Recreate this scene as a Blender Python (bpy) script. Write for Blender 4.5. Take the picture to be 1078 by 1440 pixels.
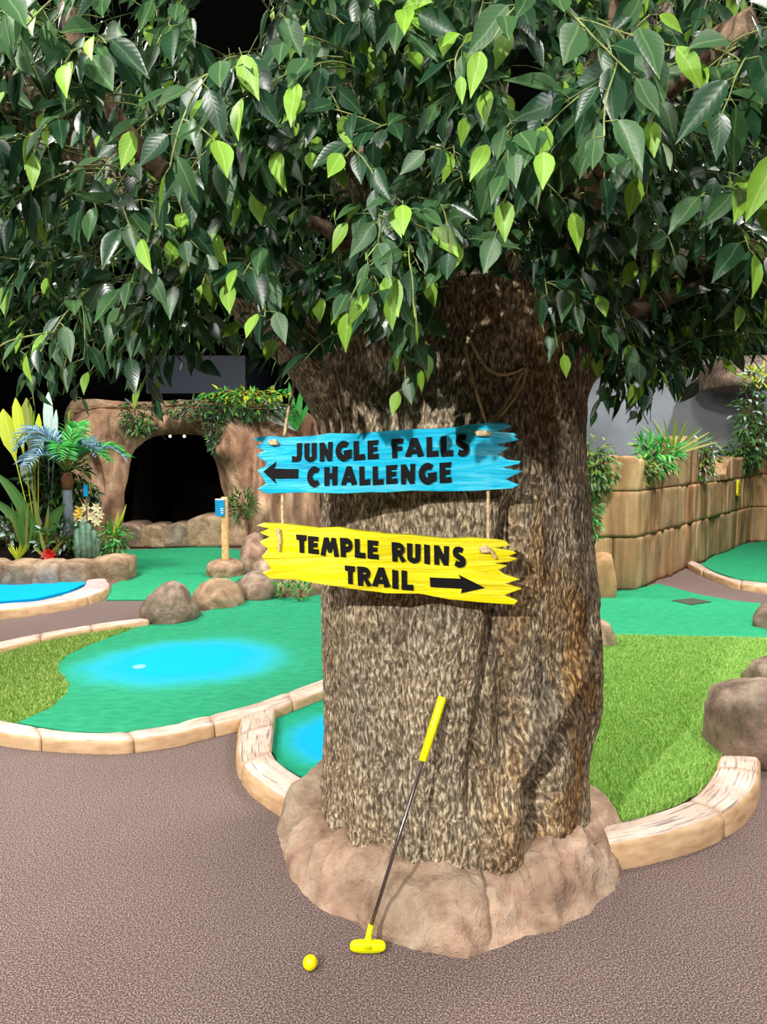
import bpy, bmesh, math, random
import numpy as np
from mathutils import Vector, Matrix

for o in list(bpy.data.objects):
    bpy.data.objects.remove(o)
scene = bpy.context.scene
COL = scene.collection
R = math.radians
rng = random.Random(7)

# ------------------------------------------------------------------ camera
CAM = Vector((0.0, 0.0, 1.5)); PITCH = R(4.84); F = 1040.0
cd = bpy.data.cameras.new('camera'); cam = bpy.data.objects.new('camera', cd); COL.objects.link(cam)
cam.location = CAM; cam.rotation_euler = (R(90) - PITCH, 0, 0)
cd.sensor_fit = 'VERTICAL'; cd.sensor_height = 36.0; cd.sensor_width = 36.0; cd.lens = 26.0
cd.clip_start = 0.05; cd.clip_end = 100
scene.camera = cam

# ------------------------------------------------------------------ world, lamps, exposure
w = bpy.data.worlds.new('hall_world'); scene.world = w; w.use_nodes = True
w.node_tree.nodes['Background'].inputs[0].default_value = (0.02, 0.021, 0.023, 1)
w.node_tree.nodes['Background'].inputs[1].default_value = 1.0
scene.view_settings.view_transform = 'Standard'; scene.view_settings.look = 'None'
scene.view_settings.gamma = 1.0; scene.view_settings.use_curve_mapping = False
scene.view_settings.exposure = 0.3

def spot(name, loc, target, power, size=70, blend=0.6, rad=0.06, col=(1, 0.97, 0.92)):
    l = bpy.data.lights.new(name, 'SPOT'); l.energy = power; l.spot_size = R(size); l.spot_blend = blend
    l.shadow_soft_size = rad; l.color = col
    o = bpy.data.objects.new(name, l); COL.objects.link(o); o.location = loc
    o.rotation_euler = (Vector(target) - Vector(loc)).to_track_quat('-Z', 'Y').to_euler()
    return o

spot('hall_and_fill_spot', (-2.6, -2.5, 3.5), (0.2, 2.4, 1.25), 1250, 58, 0.5, 0.04)
spot('hall_and_fill_spot', (-3.7, 0.1, 4.1), (-0.9, 2.7, 1.9), 240, 70, 0.7, 0.08)  # unseen fill lamp, added to lift the dim leaves at lower left
spot('hall_and_fill_spot', (2.3, -2.9, 3.4), (0.7, 2.6, 1.3), 330, 62, 0.7, 0.09, (0.95, 0.98, 1.0))  # unseen cool fill, set low under the crown to brighten the trunk's right side
spot('hall_and_fill_spot', (-3.6, 5.6, 4.4), (-3.6, 8.8, 0.8), 420, 90, 0.8, 0.08)
spot('hall_and_fill_spot', (-2.2, 8.2, 4.4), (-3.6, 12.0, 1.6), 420, 80, 0.8, 0.08, (1, 0.93, 0.82))
spot('hall_and_fill_spot', (2.6, 4.6, 4.4), (4.2, 10.0, 0.9), 540, 75, 0.8, 0.08, (1, 0.93, 0.82))
spot('hall_and_fill_spot', (6.3, 10.2, 4.5), (6.0, 14.2, 2.6), 420, 85, 0.9, 0.08, (0.9, 0.95, 1))
for i, (x, y, p) in enumerate([(-2.9, 1.6, 170), (0.1, -0.6, 100), (3.2, 1.8, 170), (-2.6, 4.6, 170), (2.9, 4.9, 190),
                              (-4.2, 8.0, 150), (0.2, 8.2, 130), (4.6, 8.6, 170)]):
    l = bpy.data.lights.new('ceiling_downlight', 'AREA'); l.shape = 'DISK'; l.size = 0.55; l.energy = p; l.color = (1, 0.96, 0.91)
    o = bpy.data.objects.new('ceiling_downlight', l); COL.objects.link(o); o.location = (x, y, 4.55)

# ------------------------------------------------------------------ helpers: view geometry
cP, sP = math.cos(PITCH), math.sin(PITCH)
def ray(px, py):
    u = (px - 539.0) / F; v = (720.0 - py) / F
    return Vector((u, cP + v * sP, -sP + v * cP))
def G(px, py, z=0.0):                    # where that sight line meets height z
    d = ray(px, py); return CAM + d * ((z - CAM.z) / d.z)
def P(px, py, Y):                        # where it meets the plane y = Y
    d = ray(px, py); return CAM + d * (Y / d.y)
def project(p):
    q = Vector(p) - CAM; dep = q.y * cP - q.z * sP; up = q.y * sP + q.z * cP
    return 539 + F * q.x / dep, 720 - F * up / dep, dep

# ------------------------------------------------------------------ helpers: numpy noise
def _hash(i, j, k, seed):
    h = (i * 374761393 + j * 668265263 + k * 2147483647 + seed * 974634777) & 0xFFFFFFFF
    h = ((h ^ (h >> 13)) * 1274126177) & 0xFFFFFFFF
    return ((h ^ (h >> 16)) & 0xFFFF) / 65535.0
def vnoise(x, y, z, seed=0):
    x = np.asarray(x, float); y = np.asarray(y, float) + 0 * x; z = np.asarray(z, float) + 0 * x
    i = np.floor(x).astype(np.int64); j = np.floor(y).astype(np.int64); k = np.floor(z).astype(np.int64)
    fx, fy, fz = x - i, y - j, z - k
    fx = fx * fx * (3 - 2 * fx); fy = fy * fy * (3 - 2 * fy); fz = fz * fz * (3 - 2 * fz)
    r = 0
    for a in (0, 1):
        wx = fx if a else 1 - fx
        for b in (0, 1):
            wy = fy if b else 1 - fy
            for c in (0, 1):
                wz = fz if c else 1 - fz
                r = r + _hash(i + a, j + b, k + c, seed) * wx * wy * wz
    return r * 2 - 1
def fbm(x, y, z, seed=0, oct=4):
    r = 0; a = 1.0; f = 1.0; t = 0
    for o in range(oct):
        r = r + a * vnoise(np.asarray(x) * f, np.asarray(y) * f, np.asarray(z) * f, seed + o * 17); t += a; a *= 0.5; f *= 2.03
    return r / t

# ------------------------------------------------------------------ helpers: objects
def tag(o, label, cat, group=None):
    o['label'] = label; o['category'] = cat
    if group: o['group'] = group
    return o
def attach(o, parent):
    o.parent = parent; o.matrix_parent_inverse = Matrix.Translation(-parent_origin(parent))
def parent_origin(p):
    v = p.location.copy()
    while p.parent: p = p.parent
    return v if v.length else p.location.copy() * 0
def empty(name, loc, label=None, cat=None, group=None):
    o = bpy.data.objects.new(name, None); COL.objects.link(o); o.location = loc; o.empty_display_size = 0.1
    if label: tag(o, label, cat, group)
    return o
def make(name, verts, faces, mat, parent=None, smooth=True, uv=None, matidx=None, kind=None):
    me = bpy.data.meshes.new(name)
    me.from_pydata([tuple(v) for v in verts], [], [tuple(f) for f in faces])
    mats = mat if isinstance(mat, (list, tuple)) else [mat]
    for m in mats: me.materials.append(m)
    if smooth: me.polygons.foreach_set('use_smooth', [True] * len(me.polygons))
    if matidx is not None: me.polygons.foreach_set('material_index', list(matidx))
    if uv is not None:
        lay = me.uv_layers.new(name='UVMap'); li = np.empty(len(me.loops), dtype=np.int32); me.loops.foreach_get('vertex_index', li)
        lay.data.foreach_set('uv', np.asarray(uv, dtype=np.float32)[li].ravel())
    me.update()
    o = bpy.data.objects.new(name, me); COL.objects.link(o)
    if parent is not None:
        o.parent = parent; o.matrix_parent_inverse = Matrix.Translation(-parent.matrix_local_origin) if False else Matrix.Translation(-world_loc(parent))
    if kind: o['kind'] = kind
    return o
def world_loc(p):
    # every parent here is either an Empty with a plain location, or a mesh whose vertices are in world space
    return p.location.copy() if p.type == 'EMPTY' else Vector((0, 0, 0))
def from_bm(name, bm, mat, parent=None, smooth=False, kind=None):
    me = bpy.data.meshes.new(name); bmesh.ops.recalc_face_normals(bm, faces=bm.faces); bm.to_mesh(me); bm.free()
    for m in (mat if isinstance(mat, (list, tuple)) else [mat]): me.materials.append(m)
    if smooth: me.polygons.foreach_set('use_smooth', [True] * len(me.polygons))
    o = bpy.data.objects.new(name, me); COL.objects.link(o)
    if parent is not None: o.parent = parent; o.matrix_parent_inverse = Matrix.Translation(-world_loc(parent))
    if kind: o['kind'] = kind
    return o
def catmull(pts, n):
    pts = [Vector(p) for p in pts]
    q = [pts[0] * 2 - pts[1]] + pts + [pts[-1] * 2 - pts[-2]]
    dense = []
    for i in range(1, len(q) - 2):
        p0, p1, p2, p3 = q[i - 1:i + 3]
        for s in range(16):
            t = s / 16
            dense.append(0.5 * ((2 * p1) + (p2 - p0) * t + (2 * p0 - 5 * p1 + 4 * p2 - p3) * t * t + (3 * p1 - p0 - 3 * p2 + p3) * t ** 3))
    dense.append(pts[-1])
    d = [0.0]
    for a, b in zip(dense, dense[1:]): d.append(d[-1] + (b - a).length)
    out = []; k = 0
    for i in range(n):
        s = d[-1] * i / (n - 1)
        while k < len(d) - 2 and d[k + 1] < s: k += 1
        t = (s - d[k]) / max(1e-9, d[k + 1] - d[k]); out.append(dense[k].lerp(dense[k + 1], min(1, t)))
    return out
def tube(pts, radii, n=8, cap=True):
    pts = [Vector(p) for p in pts]; V = []; Fc = []
    up = Vector((0.31, 0.17, 0.93)).normalized()
    for i, p in enumerate(pts):
        t = (pts[min(i + 1, len(pts) - 1)] - pts[max(i - 1, 0)]).normalized()
        a = t.cross(up)
        if a.length < 0.05: a = t.cross(Vector((1, 0, 0)))
        a.normalize(); b = t.cross(a); r = radii[i] if hasattr(radii, '__len__') else radii
        for k in range(n):
            an = 2 * math.pi * k / n; V.append(p + (a * math.cos(an) + b * math.sin(an)) * r)
    for i in range(len(pts) - 1):
        for k in range(n):
            Fc.append((i * n + k, i * n + (k + 1) % n, (i + 1) * n + (k + 1) % n, (i + 1) * n + k))
    if cap:
        Fc.append(tuple(range(n))[::-1]); Fc.append(tuple((len(pts) - 1) * n + k for k in range(n)))
    return V, Fc
def merge(parts):
    V = []; Fc = []
    for v, f in parts:
        b = len(V); V += list(v); Fc += [tuple(i + b for i in q) for q in f]
    return V, Fc
def interp(x, tab):
    return float(np.interp(x, [t[0] for t in tab], [t[1] for t in tab]))

# ------------------------------------------------------------------ helpers: materials
def lin(c):
    return tuple((x / 12.92 if x <= 0.04045 else ((x + 0.055) / 1.055) ** 2.4) for x in [v / 255 for v in c]) + (1,)
class NT:
    def __init__(s, name):
        s.m = bpy.data.materials.new(name); s.m.use_nodes = True; s.t = s.m.node_tree; s.b = s.t.nodes['Principled BSDF']
    def n(s, kind, **kw):
        nd = s.t.nodes.new(kind)
        for k, v in kw.items():
            if k in nd.inputs.keys(): nd.inputs[k].default_value = v
            else: setattr(nd, k, v)
        return nd
    def l(s, a, b): s.t.links.new(a, b)
    def coords(s, scale=(1, 1, 1), uv=False, obj=True):
        tc = s.n('ShaderNodeTexCoord'); mp = s.n('ShaderNodeMapping'); mp.inputs['Scale'].default_value = scale
        s.l(tc.outputs['UV' if uv else 'Object'], mp.inputs['Vector']); return mp.outputs['Vector']
    def noise(s, vec, scale, detail=4, rough=0.55, dist=0.0):
        nd = s.n('ShaderNodeTexNoise'); s.l(vec, nd.inputs['Vector'])
        nd.inputs['Scale'].default_value = scale; nd.inputs['Detail'].default_value = detail
        nd.inputs['Roughness'].default_value = rough; nd.inputs['Distortion'].default_value = dist
        return nd.outputs['Fac']
    def ramp(s, fac, stops, interp='LINEAR'):
        nd = s.n('ShaderNodeValToRGB'); s.l(fac, nd.inputs['Fac']); cr = nd.color_ramp; cr.interpolation = interp
        while len(cr.elements) < len(stops): cr.elements.new(0.5)
        for e, (p, c) in zip(cr.elements, stops):
            e.position = p; e.color = c if len(c) == 4 else lin(c)
        return nd.outputs['Color']
    def mix(s, fac, a, b, mode='MIX'):
        nd = s.n('ShaderNodeMix', data_type='RGBA', blend_type=mode)
        for sock, v in ((nd.inputs[0], fac), (nd.inputs[6], a), (nd.inputs[7], b)):
            if hasattr(v, 'is_linked') or hasattr(v, 'links'): s.l(v, sock)
            else: sock.default_value = v
        return nd.outputs[2]
    def bump(s, h, strength, dist, normal=None):
        nd = s.n('ShaderNodeBump'); nd.inputs['Strength'].default_value = strength; nd.inputs['Distance'].default_value = dist
        s.l(h, nd.inputs['Height'])
        if normal is not None: s.l(normal, nd.inputs['Normal'])
        return nd.outputs['Normal']
    def done(s, color=None, rough=0.8, normal=None, spec=0.3, metal=0.0):
        if color is not None:
            if hasattr(color, 'links'): s.l(color, s.b.inputs['Base Color'])
            else: s.b.inputs['Base Color'].default_value = color
        if hasattr(rough, 'links'): s.l(rough, s.b.inputs['Roughness'])
        else: s.b.inputs['Roughness'].default_value = rough
        s.b.inputs['Specular IOR Level'].default_value = spec; s.b.inputs['Metallic'].default_value = metal
        if normal is not None: s.l(normal, s.b.inputs['Normal'])
        return s.m
def simple(name, c, rough=0.7, spec=0.3, var=0.12, scale=14, metal=0.0):
    s = NT(name); v = s.coords(); f = s.noise(v, scale, 3)
    a = tuple(x * (1 - var) for x in c); b = tuple(min(255, x * (1 + var)) for x in c)
    return s.done(s.ramp(f, [(0.3, a), (0.7, b)]), rough, None, spec, metal)

def stone_mat(name, dark, mid, light, scale=5.0, bump=0.5, streak=1.0, rough=0.85):
    s = NT(name); v = s.coords((1, 1, 1.0 / streak)); f1 = s.noise(v, scale, 6, 0.62, 0.4)
    c = s.ramp(f1, [(0.28, dark), (0.5, mid), (0.72, light)])
    v2 = s.coords(); f2 = s.noise(v2, scale * 0.35, 3); tint = s.ramp(f2, [(0.35, (255, 236, 226)), (0.65, (214, 218, 206))])
    c = s.mix(0.7, c, tint, 'MULTIPLY')
    f3 = s.noise(v2, scale * 9, 5, 0.65)
    f4 = s.noise(v2, scale * 3.2, 5, 0.7, 0.6); n = s.bump(f1, bump * 0.7, 0.03); n = s.bump(f4, bump * 0.8, 0.02, n); n = s.bump(f3, bump, 0.008, n)
    return s.done(c, rough, n, 0.25)

M = {}
def build_materials():
    # hall carpet: mottled brown mauve loop pile
    s = NT('carpet'); v = s.coords(); f = s.noise(v, 200, 3, 0.7); f2 = s.noise(v, 0.8, 3); f3 = s.noise(v, 420, 2)
    c = s.ramp(f, [(0.34, (54, 44, 42)), (0.5, (100, 84, 80)), (0.64, (176, 158, 152))]); c = s.mix(0.35, c, s.ramp(f2, [(0.35, (205, 200, 200)), (0.65, (255, 250, 245))]), 'MULTIPLY')
    M['carpet'] = s.done(c, 0.95, s.bump(f3, 0.5, 0.004), 0.1)
    def felt(name, c1, c2, blue=None):
        s = NT(name); v = s.coords((1, 2.2, 1)); f = s.noise(v, 11, 5, 0.6); c = s.ramp(f, [(0.3, c1), (0.7, c2)])
        vf = s.coords(); ff = s.noise(vf, 320, 2)
        if blue:
            (bx, by), (rx, ry), ang, edge = blue
            tc = s.n('ShaderNodeTexCoord'); mp = s.n('ShaderNodeMapping', vector_type='TEXTURE')
            mp.inputs['Location'].default_value = (bx, by, 0); mp.inputs['Rotation'].default_value = (0, 0, ang); mp.inputs['Scale'].default_value = (rx, ry, 4)
            s.l(tc.outputs['Object'], mp.inputs['Vector'])
            wn = s.noise(vf, 2.2, 3); add = s.n('ShaderNodeVectorMath', operation='LENGTH'); s.l(mp.outputs['Vector'], add.inputs[0])
            ma = s.n('ShaderNodeMath', operation='MULTIPLY_ADD'); s.l(wn, ma.inputs[0]); ma.inputs[1].default_value = 0.3; s.l(add.outputs['Value'], ma.inputs[2])
            msk = s.ramp(ma.outputs[0], [(0.0, (255, 255, 255)), (edge[0], (255, 255, 255)), (edge[1], (60, 60, 60)), (1.0, (0, 0, 0))])
            bw = s.n('ShaderNodeRGBToBW'); s.l(msk, bw.inputs[0])
            # sprayed paint: solid sky blue, a pale cyan edge, then bare green felt
            c = s.mix(bw.outputs[0], c, s.ramp(bw.outputs[0], [(0.0, (60, 175, 160)), (0.35, (40, 176, 196)), (0.8, (0, 160, 226))]))
        return s.done(c, 0.9, s.bump(ff, 0.35, 0.003), 0.12)
    pA = G(262, 932); M['felt_a'] = felt('green_felt_a', (30, 124, 88), (44, 146, 106), ((pA.x, pA.y), (1.15, 0.95), 0.3, (0.45, 0.86)))
    M['felt'] = felt('green_felt', (34, 136, 94), (50, 160, 114))
    pB = G(455, 1040); M['felt_b'] = felt('green_felt_b', (20, 124, 92), (28, 150, 112), ((pB.x + 0.12, pB.y), (0.55, 0.6), 0, (0.5, 0.85)))
    pP = G(10, 838); M['felt_pool'] = felt('blue_felt', (16, 130, 110), (26, 150, 130), ((pP.x, pP.y), (2.2, 1.2), 0, (0.6, 0.95)))
    # artificial grass
    s = NT('turf_base'); M['turf_base'] = s.done(lin((104, 144, 60)), 0.95, None, 0.1)
    for nm, a, b in (('blade_a', (132, 188, 82), (186, 226, 126)), ('blade_b', (112, 164, 66), (166, 206, 104)), ('blade_olive', (96, 132, 50), (140, 168, 78)), ('blade_c', (176, 184, 96), (206, 208, 132))):
        s = NT(nm); v = s.coords(); f = s.noise(v, 60, 2); M[nm] = s.done(s.ramp(f, [(0.35, a), (0.65, b)]), 0.6, None, 0.25)
    # carved timber-look kerb
    s = NT('kerb_paint'); v = s.coords(uv=True, scale=(1, 1, 1)); mp = s.coords((4.5, 90, 1), uv=True); f = s.noise(mp, 1.0, 4, 0.6, 0.5)
    f2 = s.noise(s.coords(), 7, 4)
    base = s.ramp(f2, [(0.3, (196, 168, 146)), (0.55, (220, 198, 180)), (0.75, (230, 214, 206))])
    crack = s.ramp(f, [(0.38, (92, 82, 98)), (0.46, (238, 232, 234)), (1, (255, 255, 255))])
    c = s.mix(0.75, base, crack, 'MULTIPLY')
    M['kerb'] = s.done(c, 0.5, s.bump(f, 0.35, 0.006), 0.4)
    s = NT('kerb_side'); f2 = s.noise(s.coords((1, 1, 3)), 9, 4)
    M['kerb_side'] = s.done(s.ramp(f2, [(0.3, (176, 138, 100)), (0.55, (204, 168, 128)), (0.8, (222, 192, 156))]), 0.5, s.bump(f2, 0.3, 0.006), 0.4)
    s = NT('kerb_pink'); f2 = s.noise(s.coords(), 6, 3)
    M['kerb_pink'] = s.done(s.ramp(f2, [(0.3, (196, 150, 150)), (0.7, (226, 190, 188))]), 0.5, None, 0.35)
    # bark
    s = NT('bark'); v = s.coords((1, 1, 1), uv=True)
    warp = s.n('ShaderNodeTexNoise'); s.l(v, warp.inputs['Vector']); warp.inputs['Scale'].default_value = 9; warp.inputs['Detail'].default_value = 2
    vm = s.n('ShaderNodeVectorMath', operation='MULTIPLY_ADD'); s.l(warp.outputs['Color'], vm.inputs[0]); vm.inputs[1].default_value = (0.03, 0.05, 0); s.l(v, vm.inputs[2])
    mp = s.n('ShaderNodeMapping'); mp.inputs['Scale'].default_value = (92, 36, 1); s.l(vm.outputs[0], mp.inputs['Vector'])
    worm = s.noise(mp.outputs['Vector'], 1.0, 3, 0.6, 0.45)
    vo = s.n('ShaderNodeTexVoronoi', feature='DISTANCE_TO_EDGE'); vo.inputs['Scale'].default_value = 0.5; vo.inputs['Randomness'].default_value = 1.0
    s.l(mp.outputs['Vector'], vo.inputs['Vector'])
    crk = s.n('ShaderNodeMapRange'); s.l(vo.outputs['Distance'], crk.inputs[0]); crk.inputs[1].default_value = 0.0; crk.inputs[2].default_value = 0.16
    hh = s.n('ShaderNodeMath', operation='MULTIPLY'); s.l(worm, hh.inputs[0]); s.l(crk.outputs[0], hh.inputs[1])
    base = s.ramp(worm, [(0.36, (84, 74, 61)), (0.45, (122, 110, 92)), (0.54, (162, 149, 126)), (0.62, (220, 208, 182))])
    blot = s.noise(s.coords((1, 1, 0.45)), 2.1, 4, 0.55, 0.3)
    base = s.mix(0.6, base, s.ramp(blot, [(0.34, (216, 200, 186)), (0.5, (255, 248, 240)), (0.66, (208, 208, 210))]), 'MULTIPLY')
    stk = s.noise(s.coords((11, 1.3, 1), uv=True), 1.0, 4, 0.6, 0.3)
    base = s.mix(0.55, base, s.ramp(stk, [(0.36, (176, 158, 142)), (0.52, (252, 246, 238)), (0.66, (226, 218, 208))]), 'MULTIPLY')
    # ochre and slate washes brushed on the right-hand lobe
    och = s.noise(s.coords((2.2, 2.2, 0.7)), 2.4, 4, 0.6, 0.5)
    sx = s.n('ShaderNodeSeparateXYZ'); s.l(s.n('ShaderNodeTexCoord').outputs['Object'], sx.inputs[0])
    side = s.n('ShaderNodeMapRange'); s.l(sx.outputs['X'], side.inputs[0]); side.inputs[1].default_value = 0.12; side.inputs[2].default_value = 0.62
    om = s.n('ShaderNodeMath', operation='MULTIPLY'); s.l(s.ramp(och, [(0.52, (0, 0, 0)), (0.62, (255, 255, 255))]), om.inputs[0]); s.l(side.outputs[0], om.inputs[1])
    base = s.mix(om.outputs[0], base, s.mix(0.8, base, lin((240, 200, 130)), 'MULTIPLY'))
    sl = s.noise(s.coords((2.4, 2.4, 0.8)), 3.1, 4, 0.6, 0.4)
    sm = s.n('ShaderNodeMath', operation='MULTIPLY'); s.l(s.ramp(sl, [(0.54, (0, 0, 0)), (0.64, (255, 255, 255))]), sm.inputs[0]); s.l(side.outputs[0], sm.inputs[1])
    base = s.mix(sm.outputs[0], base, s.mix(0.75, base, lin((150, 156, 168)), 'MULTIPLY'))
    n = s.bump(hh.outputs[0], 0.75, 0.009)
    M['bark'] = s.done(base, 0.72, n, 0.3)
    s = NT('branch_bark'); f = s.noise(s.coords((1, 1, 1)), 26, 5, 0.6, 0.5)
    M['branch'] = s.done(s.ramp(f, [(0.3, (66, 52, 42)), (0.5, (112, 92, 74)), (0.72, (168, 142, 116))]), 0.8, s.bump(f, 0.9, 0.01), 0.2)
    M['twig'] = simple('twig_green', (116, 128, 72), 0.6, 0.3, 0.2, 30)
    M['stem_brown'] = simple('stem_brown', (118, 84, 58), 0.8, 0.2, 0.25, 20)
    # leaves
    def leaf(name, c1, c2, rib, rough, spec=0.5):
        s = NT(name); f = s.noise(s.coords(), 9, 2)
        geo = s.n('ShaderNodeNewGeometry'); isl = geo.outputs['Random Per Island']
        c = s.ramp(isl, [(0.0, c1), (1.0, c2)])
        tc = s.n('ShaderNodeTexCoord'); sp = s.n('ShaderNodeSeparateXYZ'); s.l(tc.outputs['UV'], sp.inputs[0])
        a = s.n('ShaderNodeMath', operation='SUBTRACT'); s.l(sp.outputs['X'], a.inputs[0]); a.inputs[1].default_value = 0.5
        b = s.n('ShaderNodeMath', operation='ABSOLUTE'); s.l(a.outputs[0], b.inputs[0])
        r = s.ramp(b.outputs[0], [(0.012, (255, 255, 255)), (0.04, (0, 0, 0))])
        c = s.mix(0.5, c, s.mix(r, c, lin(rib)))
        # side veins as a fine relief
        vv = s.n('ShaderNodeMath', operation='MULTIPLY_ADD'); s.l(b.outputs[0], vv.inputs[0]); vv.inputs[1].default_value = -0.7; s.l(sp.outputs['Y'], vv.inputs[2])
        sn = s.n('ShaderNodeMath', operation='MULTIPLY'); s.l(vv.outputs[0], sn.inputs[0]); sn.inputs[1].default_value = 55.0
        si = s.n('ShaderNodeMath', operation='SINE'); s.l(sn.outputs[0], si.inputs[0])
        n = s.bump(si.outputs[0], 0.05, 0.0015)
        m = s.done(c, rough, n, spec)
        tr = s.n('ShaderNodeBsdfTranslucent'); s.l(c, tr.inputs['Color']); mx = s.n('ShaderNodeMixShader'); mx.inputs[0].default_value = 0.28
        out = s.t.nodes['Material Output']; s.l(s.b.outputs[0], mx.inputs[1]); s.l(tr.outputs[0], mx.inputs[2]); s.l(mx.outputs[0], out.inputs['Surface'])
        return m
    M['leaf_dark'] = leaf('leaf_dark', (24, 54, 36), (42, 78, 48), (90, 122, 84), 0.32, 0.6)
    M['leaf_mid'] = leaf('leaf_mid', (42, 78, 44), (70, 108, 62), (124, 152, 100), 0.42, 0.5)
    M['leaf_lime'] = leaf('leaf_lime', (104, 152, 38), (146, 190, 70), (180, 212, 104), 0.45, 0.4)
    M['leaf_ivy'] = leaf('leaf_ivy', (38, 82, 34), (92, 138, 60), (120, 160, 90), 0.45, 0.4)
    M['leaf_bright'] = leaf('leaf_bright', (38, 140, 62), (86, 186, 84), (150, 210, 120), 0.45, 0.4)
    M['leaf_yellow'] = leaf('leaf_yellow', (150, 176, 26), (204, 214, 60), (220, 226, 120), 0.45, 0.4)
    M['leaf_olive'] = leaf('leaf_olive', (96, 112, 36), (146, 152, 66), (170, 170, 100), 0.5, 0.3)
    M['leaf_blue'] = leaf('leaf_blue', (64, 120, 110), (150, 180, 214), (170, 200, 210), 0.4, 0.4)
    M['leaf_pale'] = leaf('leaf_pale', (150, 180, 172), (196, 216, 212), (220, 230, 220), 0.4, 0.4)
    M['cactus'] = simple('cactus_green', (96, 126, 106), 0.6, 0.3, 0.2, 18)
    M['petal_white'] = simple('petal_cream', (226, 216, 170), 0.6, 0.3, 0.08)
    M['petal_yellow'] = simple('petal_yellow', (214, 180, 70), 0.6, 0.3, 0.1)
    M['petal_red'] = simple('petal_red', (186, 34, 26), 0.45, 0.4, 0.15)
    # stone
    M['rock'] = stone_mat('rock_tan', (108, 88, 70), (160, 136, 112), (198, 176, 150), 6, 0.8)
    M['rock_pink'] = stone_mat('rock_pinkish', (128, 102, 88), (178, 152, 132), (214, 194, 174), 6.5, 0.9)
    M['rock_grey'] = stone_mat('rock_greyish', (88, 74, 66), (138, 120, 106), (184, 166, 150), 7, 0.8)
    M['cave'] = stone_mat('cave_rock', (92, 70, 56), (168, 138, 114), (230, 204, 178), 3.2, 1.0, 4.0)
    M['cave_dark'] = simple('cave_black', (20, 15, 12), 0.95, 0.05)
    for i, (a, b, c) in enumerate([((104, 80, 56), (168, 138, 100), (212, 184, 144)), ((100, 78, 56), (156, 130, 96), (198, 174, 136)), ((116, 84, 60), (176, 140, 104), (216, 186, 148))]):
        M['block%d' % i] = stone_mat('ruin_stone_%s' % 'abc'[i], a, b, c, 4.5, 0.55, 6.0)
    M['mortar'] = simple('ruin_joint', (84, 62, 42), 0.95, 0.1)
    # signs
    def plank(name, a, b, c):
        s = NT(name); v = s.coords((2.4, 1, 26)); f = s.noise(v, 1.0, 4, 0.62, 1.1); f2 = s.noise(s.coords((1, 1, 3)), 5, 3)
        c1 = s.ramp(f, [(0.3, a), (0.5, b), (0.74, c)])
        return s.done(c1, 0.32, s.bump(f, 0.9, 0.012), 0.5)
    M['blue_sign'] = plank('blue_sign_paint', (0, 160, 202), (0, 192, 230), (110, 220, 240))
    M['yellow_sign'] = plank('yellow_sign_paint', (214, 196, 0), (240, 224, 4), (250, 240, 60))
    M['black'] = simple('black_letter_paint', (10, 9, 9), 0.6, 0.2, 0.1)
    M['rope'] = simple('jute_twine', (206, 180, 138), 0.9, 0.1, 0.2, 120)
    M['putter_yellow'] = simple('putter_yellow', (238, 236, 0), 0.4, 0.4, 0.02)
    M['ball_yellow'] = simple('ball_yellow', (240, 226, 0), 0.35, 0.5, 0.02)
    s = NT('steel_shaft'); M['steel'] = s.done(lin((128, 118, 116)), 0.3, None, 0.5, 0.9)
    M['post_wood'] = simple('pale_timber', (222, 180, 124), 0.6, 0.3, 0.1, 20)
    M['tag_blue'] = simple('tag_blue', (10, 140, 196), 0.5, 0.3, 0.05); M['tag_white'] = simple('tag_white', (216, 228, 226), 0.5, 0.3, 0.03)
    M['tag_yellow'] = simple('tag_yellow', (222, 208, 40), 0.5, 0.3, 0.05)
    M['cup'] = simple('cup_white', (120, 186, 214), 0.4, 0.4, 0.03)
    M['mat_grey'] = simple('drain_mat', (78, 82, 74), 0.9, 0.1, 0.1, 60)
    M['black_wall'] = simple('black_hall_paint', (9, 10, 12), 0.9, 0.1, 0.1, 2)
    s = NT('grey_mural'); f = s.noise(s.coords((0.5, 0.5, 0.8)), 0.9, 4)
    M['mural'] = s.done(s.ramp(f, [(0.3, (122, 126, 130)), (0.7, (176, 182, 188))]), 0.6, None, 0.3)
    M['beam'] = simple('dark_blue_grey_panel', (52, 60, 74), 0.6, 0.3, 0.06, 1.5)
    M['sleeve'] = simple('grey_sleeve', (98, 108, 116), 0.7, 0.2, 0.1)
    M['fibre'] = simple('palm_fibre', (112, 78, 52), 0.9, 0.1, 0.2, 30)
    s = NT('lamp_glow'); s.b.inputs['Emission Color'].default_value = (1, 0.9, 0.75, 1); s.b.inputs['Emission Strength'].default_value = 6.0; M['glow'] = s.done((1, 0.9, 0.8, 1))
build_materials()

# ------------------------------------------------------------------ the hall
def box(name, lo, hi, mat, parent=None, bevel=0.0, kind=None):
    bm = bmesh.new(); bmesh.ops.create_cube(bm, size=1)
    for v in bm.verts: v.co = Vector([lo[i] + (v.co[i] + 0.5) * (hi[i] - lo[i]) for i in range(3)])
    if bevel: bmesh.ops.bevel(bm, geom=bm.edges[:], offset=bevel, segments=2, affect='EDGES', profile=0.6)
    return from_bm(name, bm, mat, parent, kind=kind)
box('floor', (-9, -6, -0.2), (9.6, 17, 0.0), M['carpet'], kind='structure')
box('ceiling', (-9, -6, 5.0), (9.6, 17, 5.2), M['black_wall'], kind='structure')
box('wall_back', (-9, 16.8, 0), (9.6, 17, 5.0), M['black_wall'], kind='structure')
box('wall_left', (-9.2, -6, 0), (-9, 17, 5.0), M['black_wall'], kind='structure')
box('wall_right', (9.6, -6, 0), (9.8, 17, 5.0), M['black_wall'], kind='structure')
box('wall_front', (-9, -6.2, 0), (9.6, -6, 5.0), M['black_wall'], kind='structure')

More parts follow.
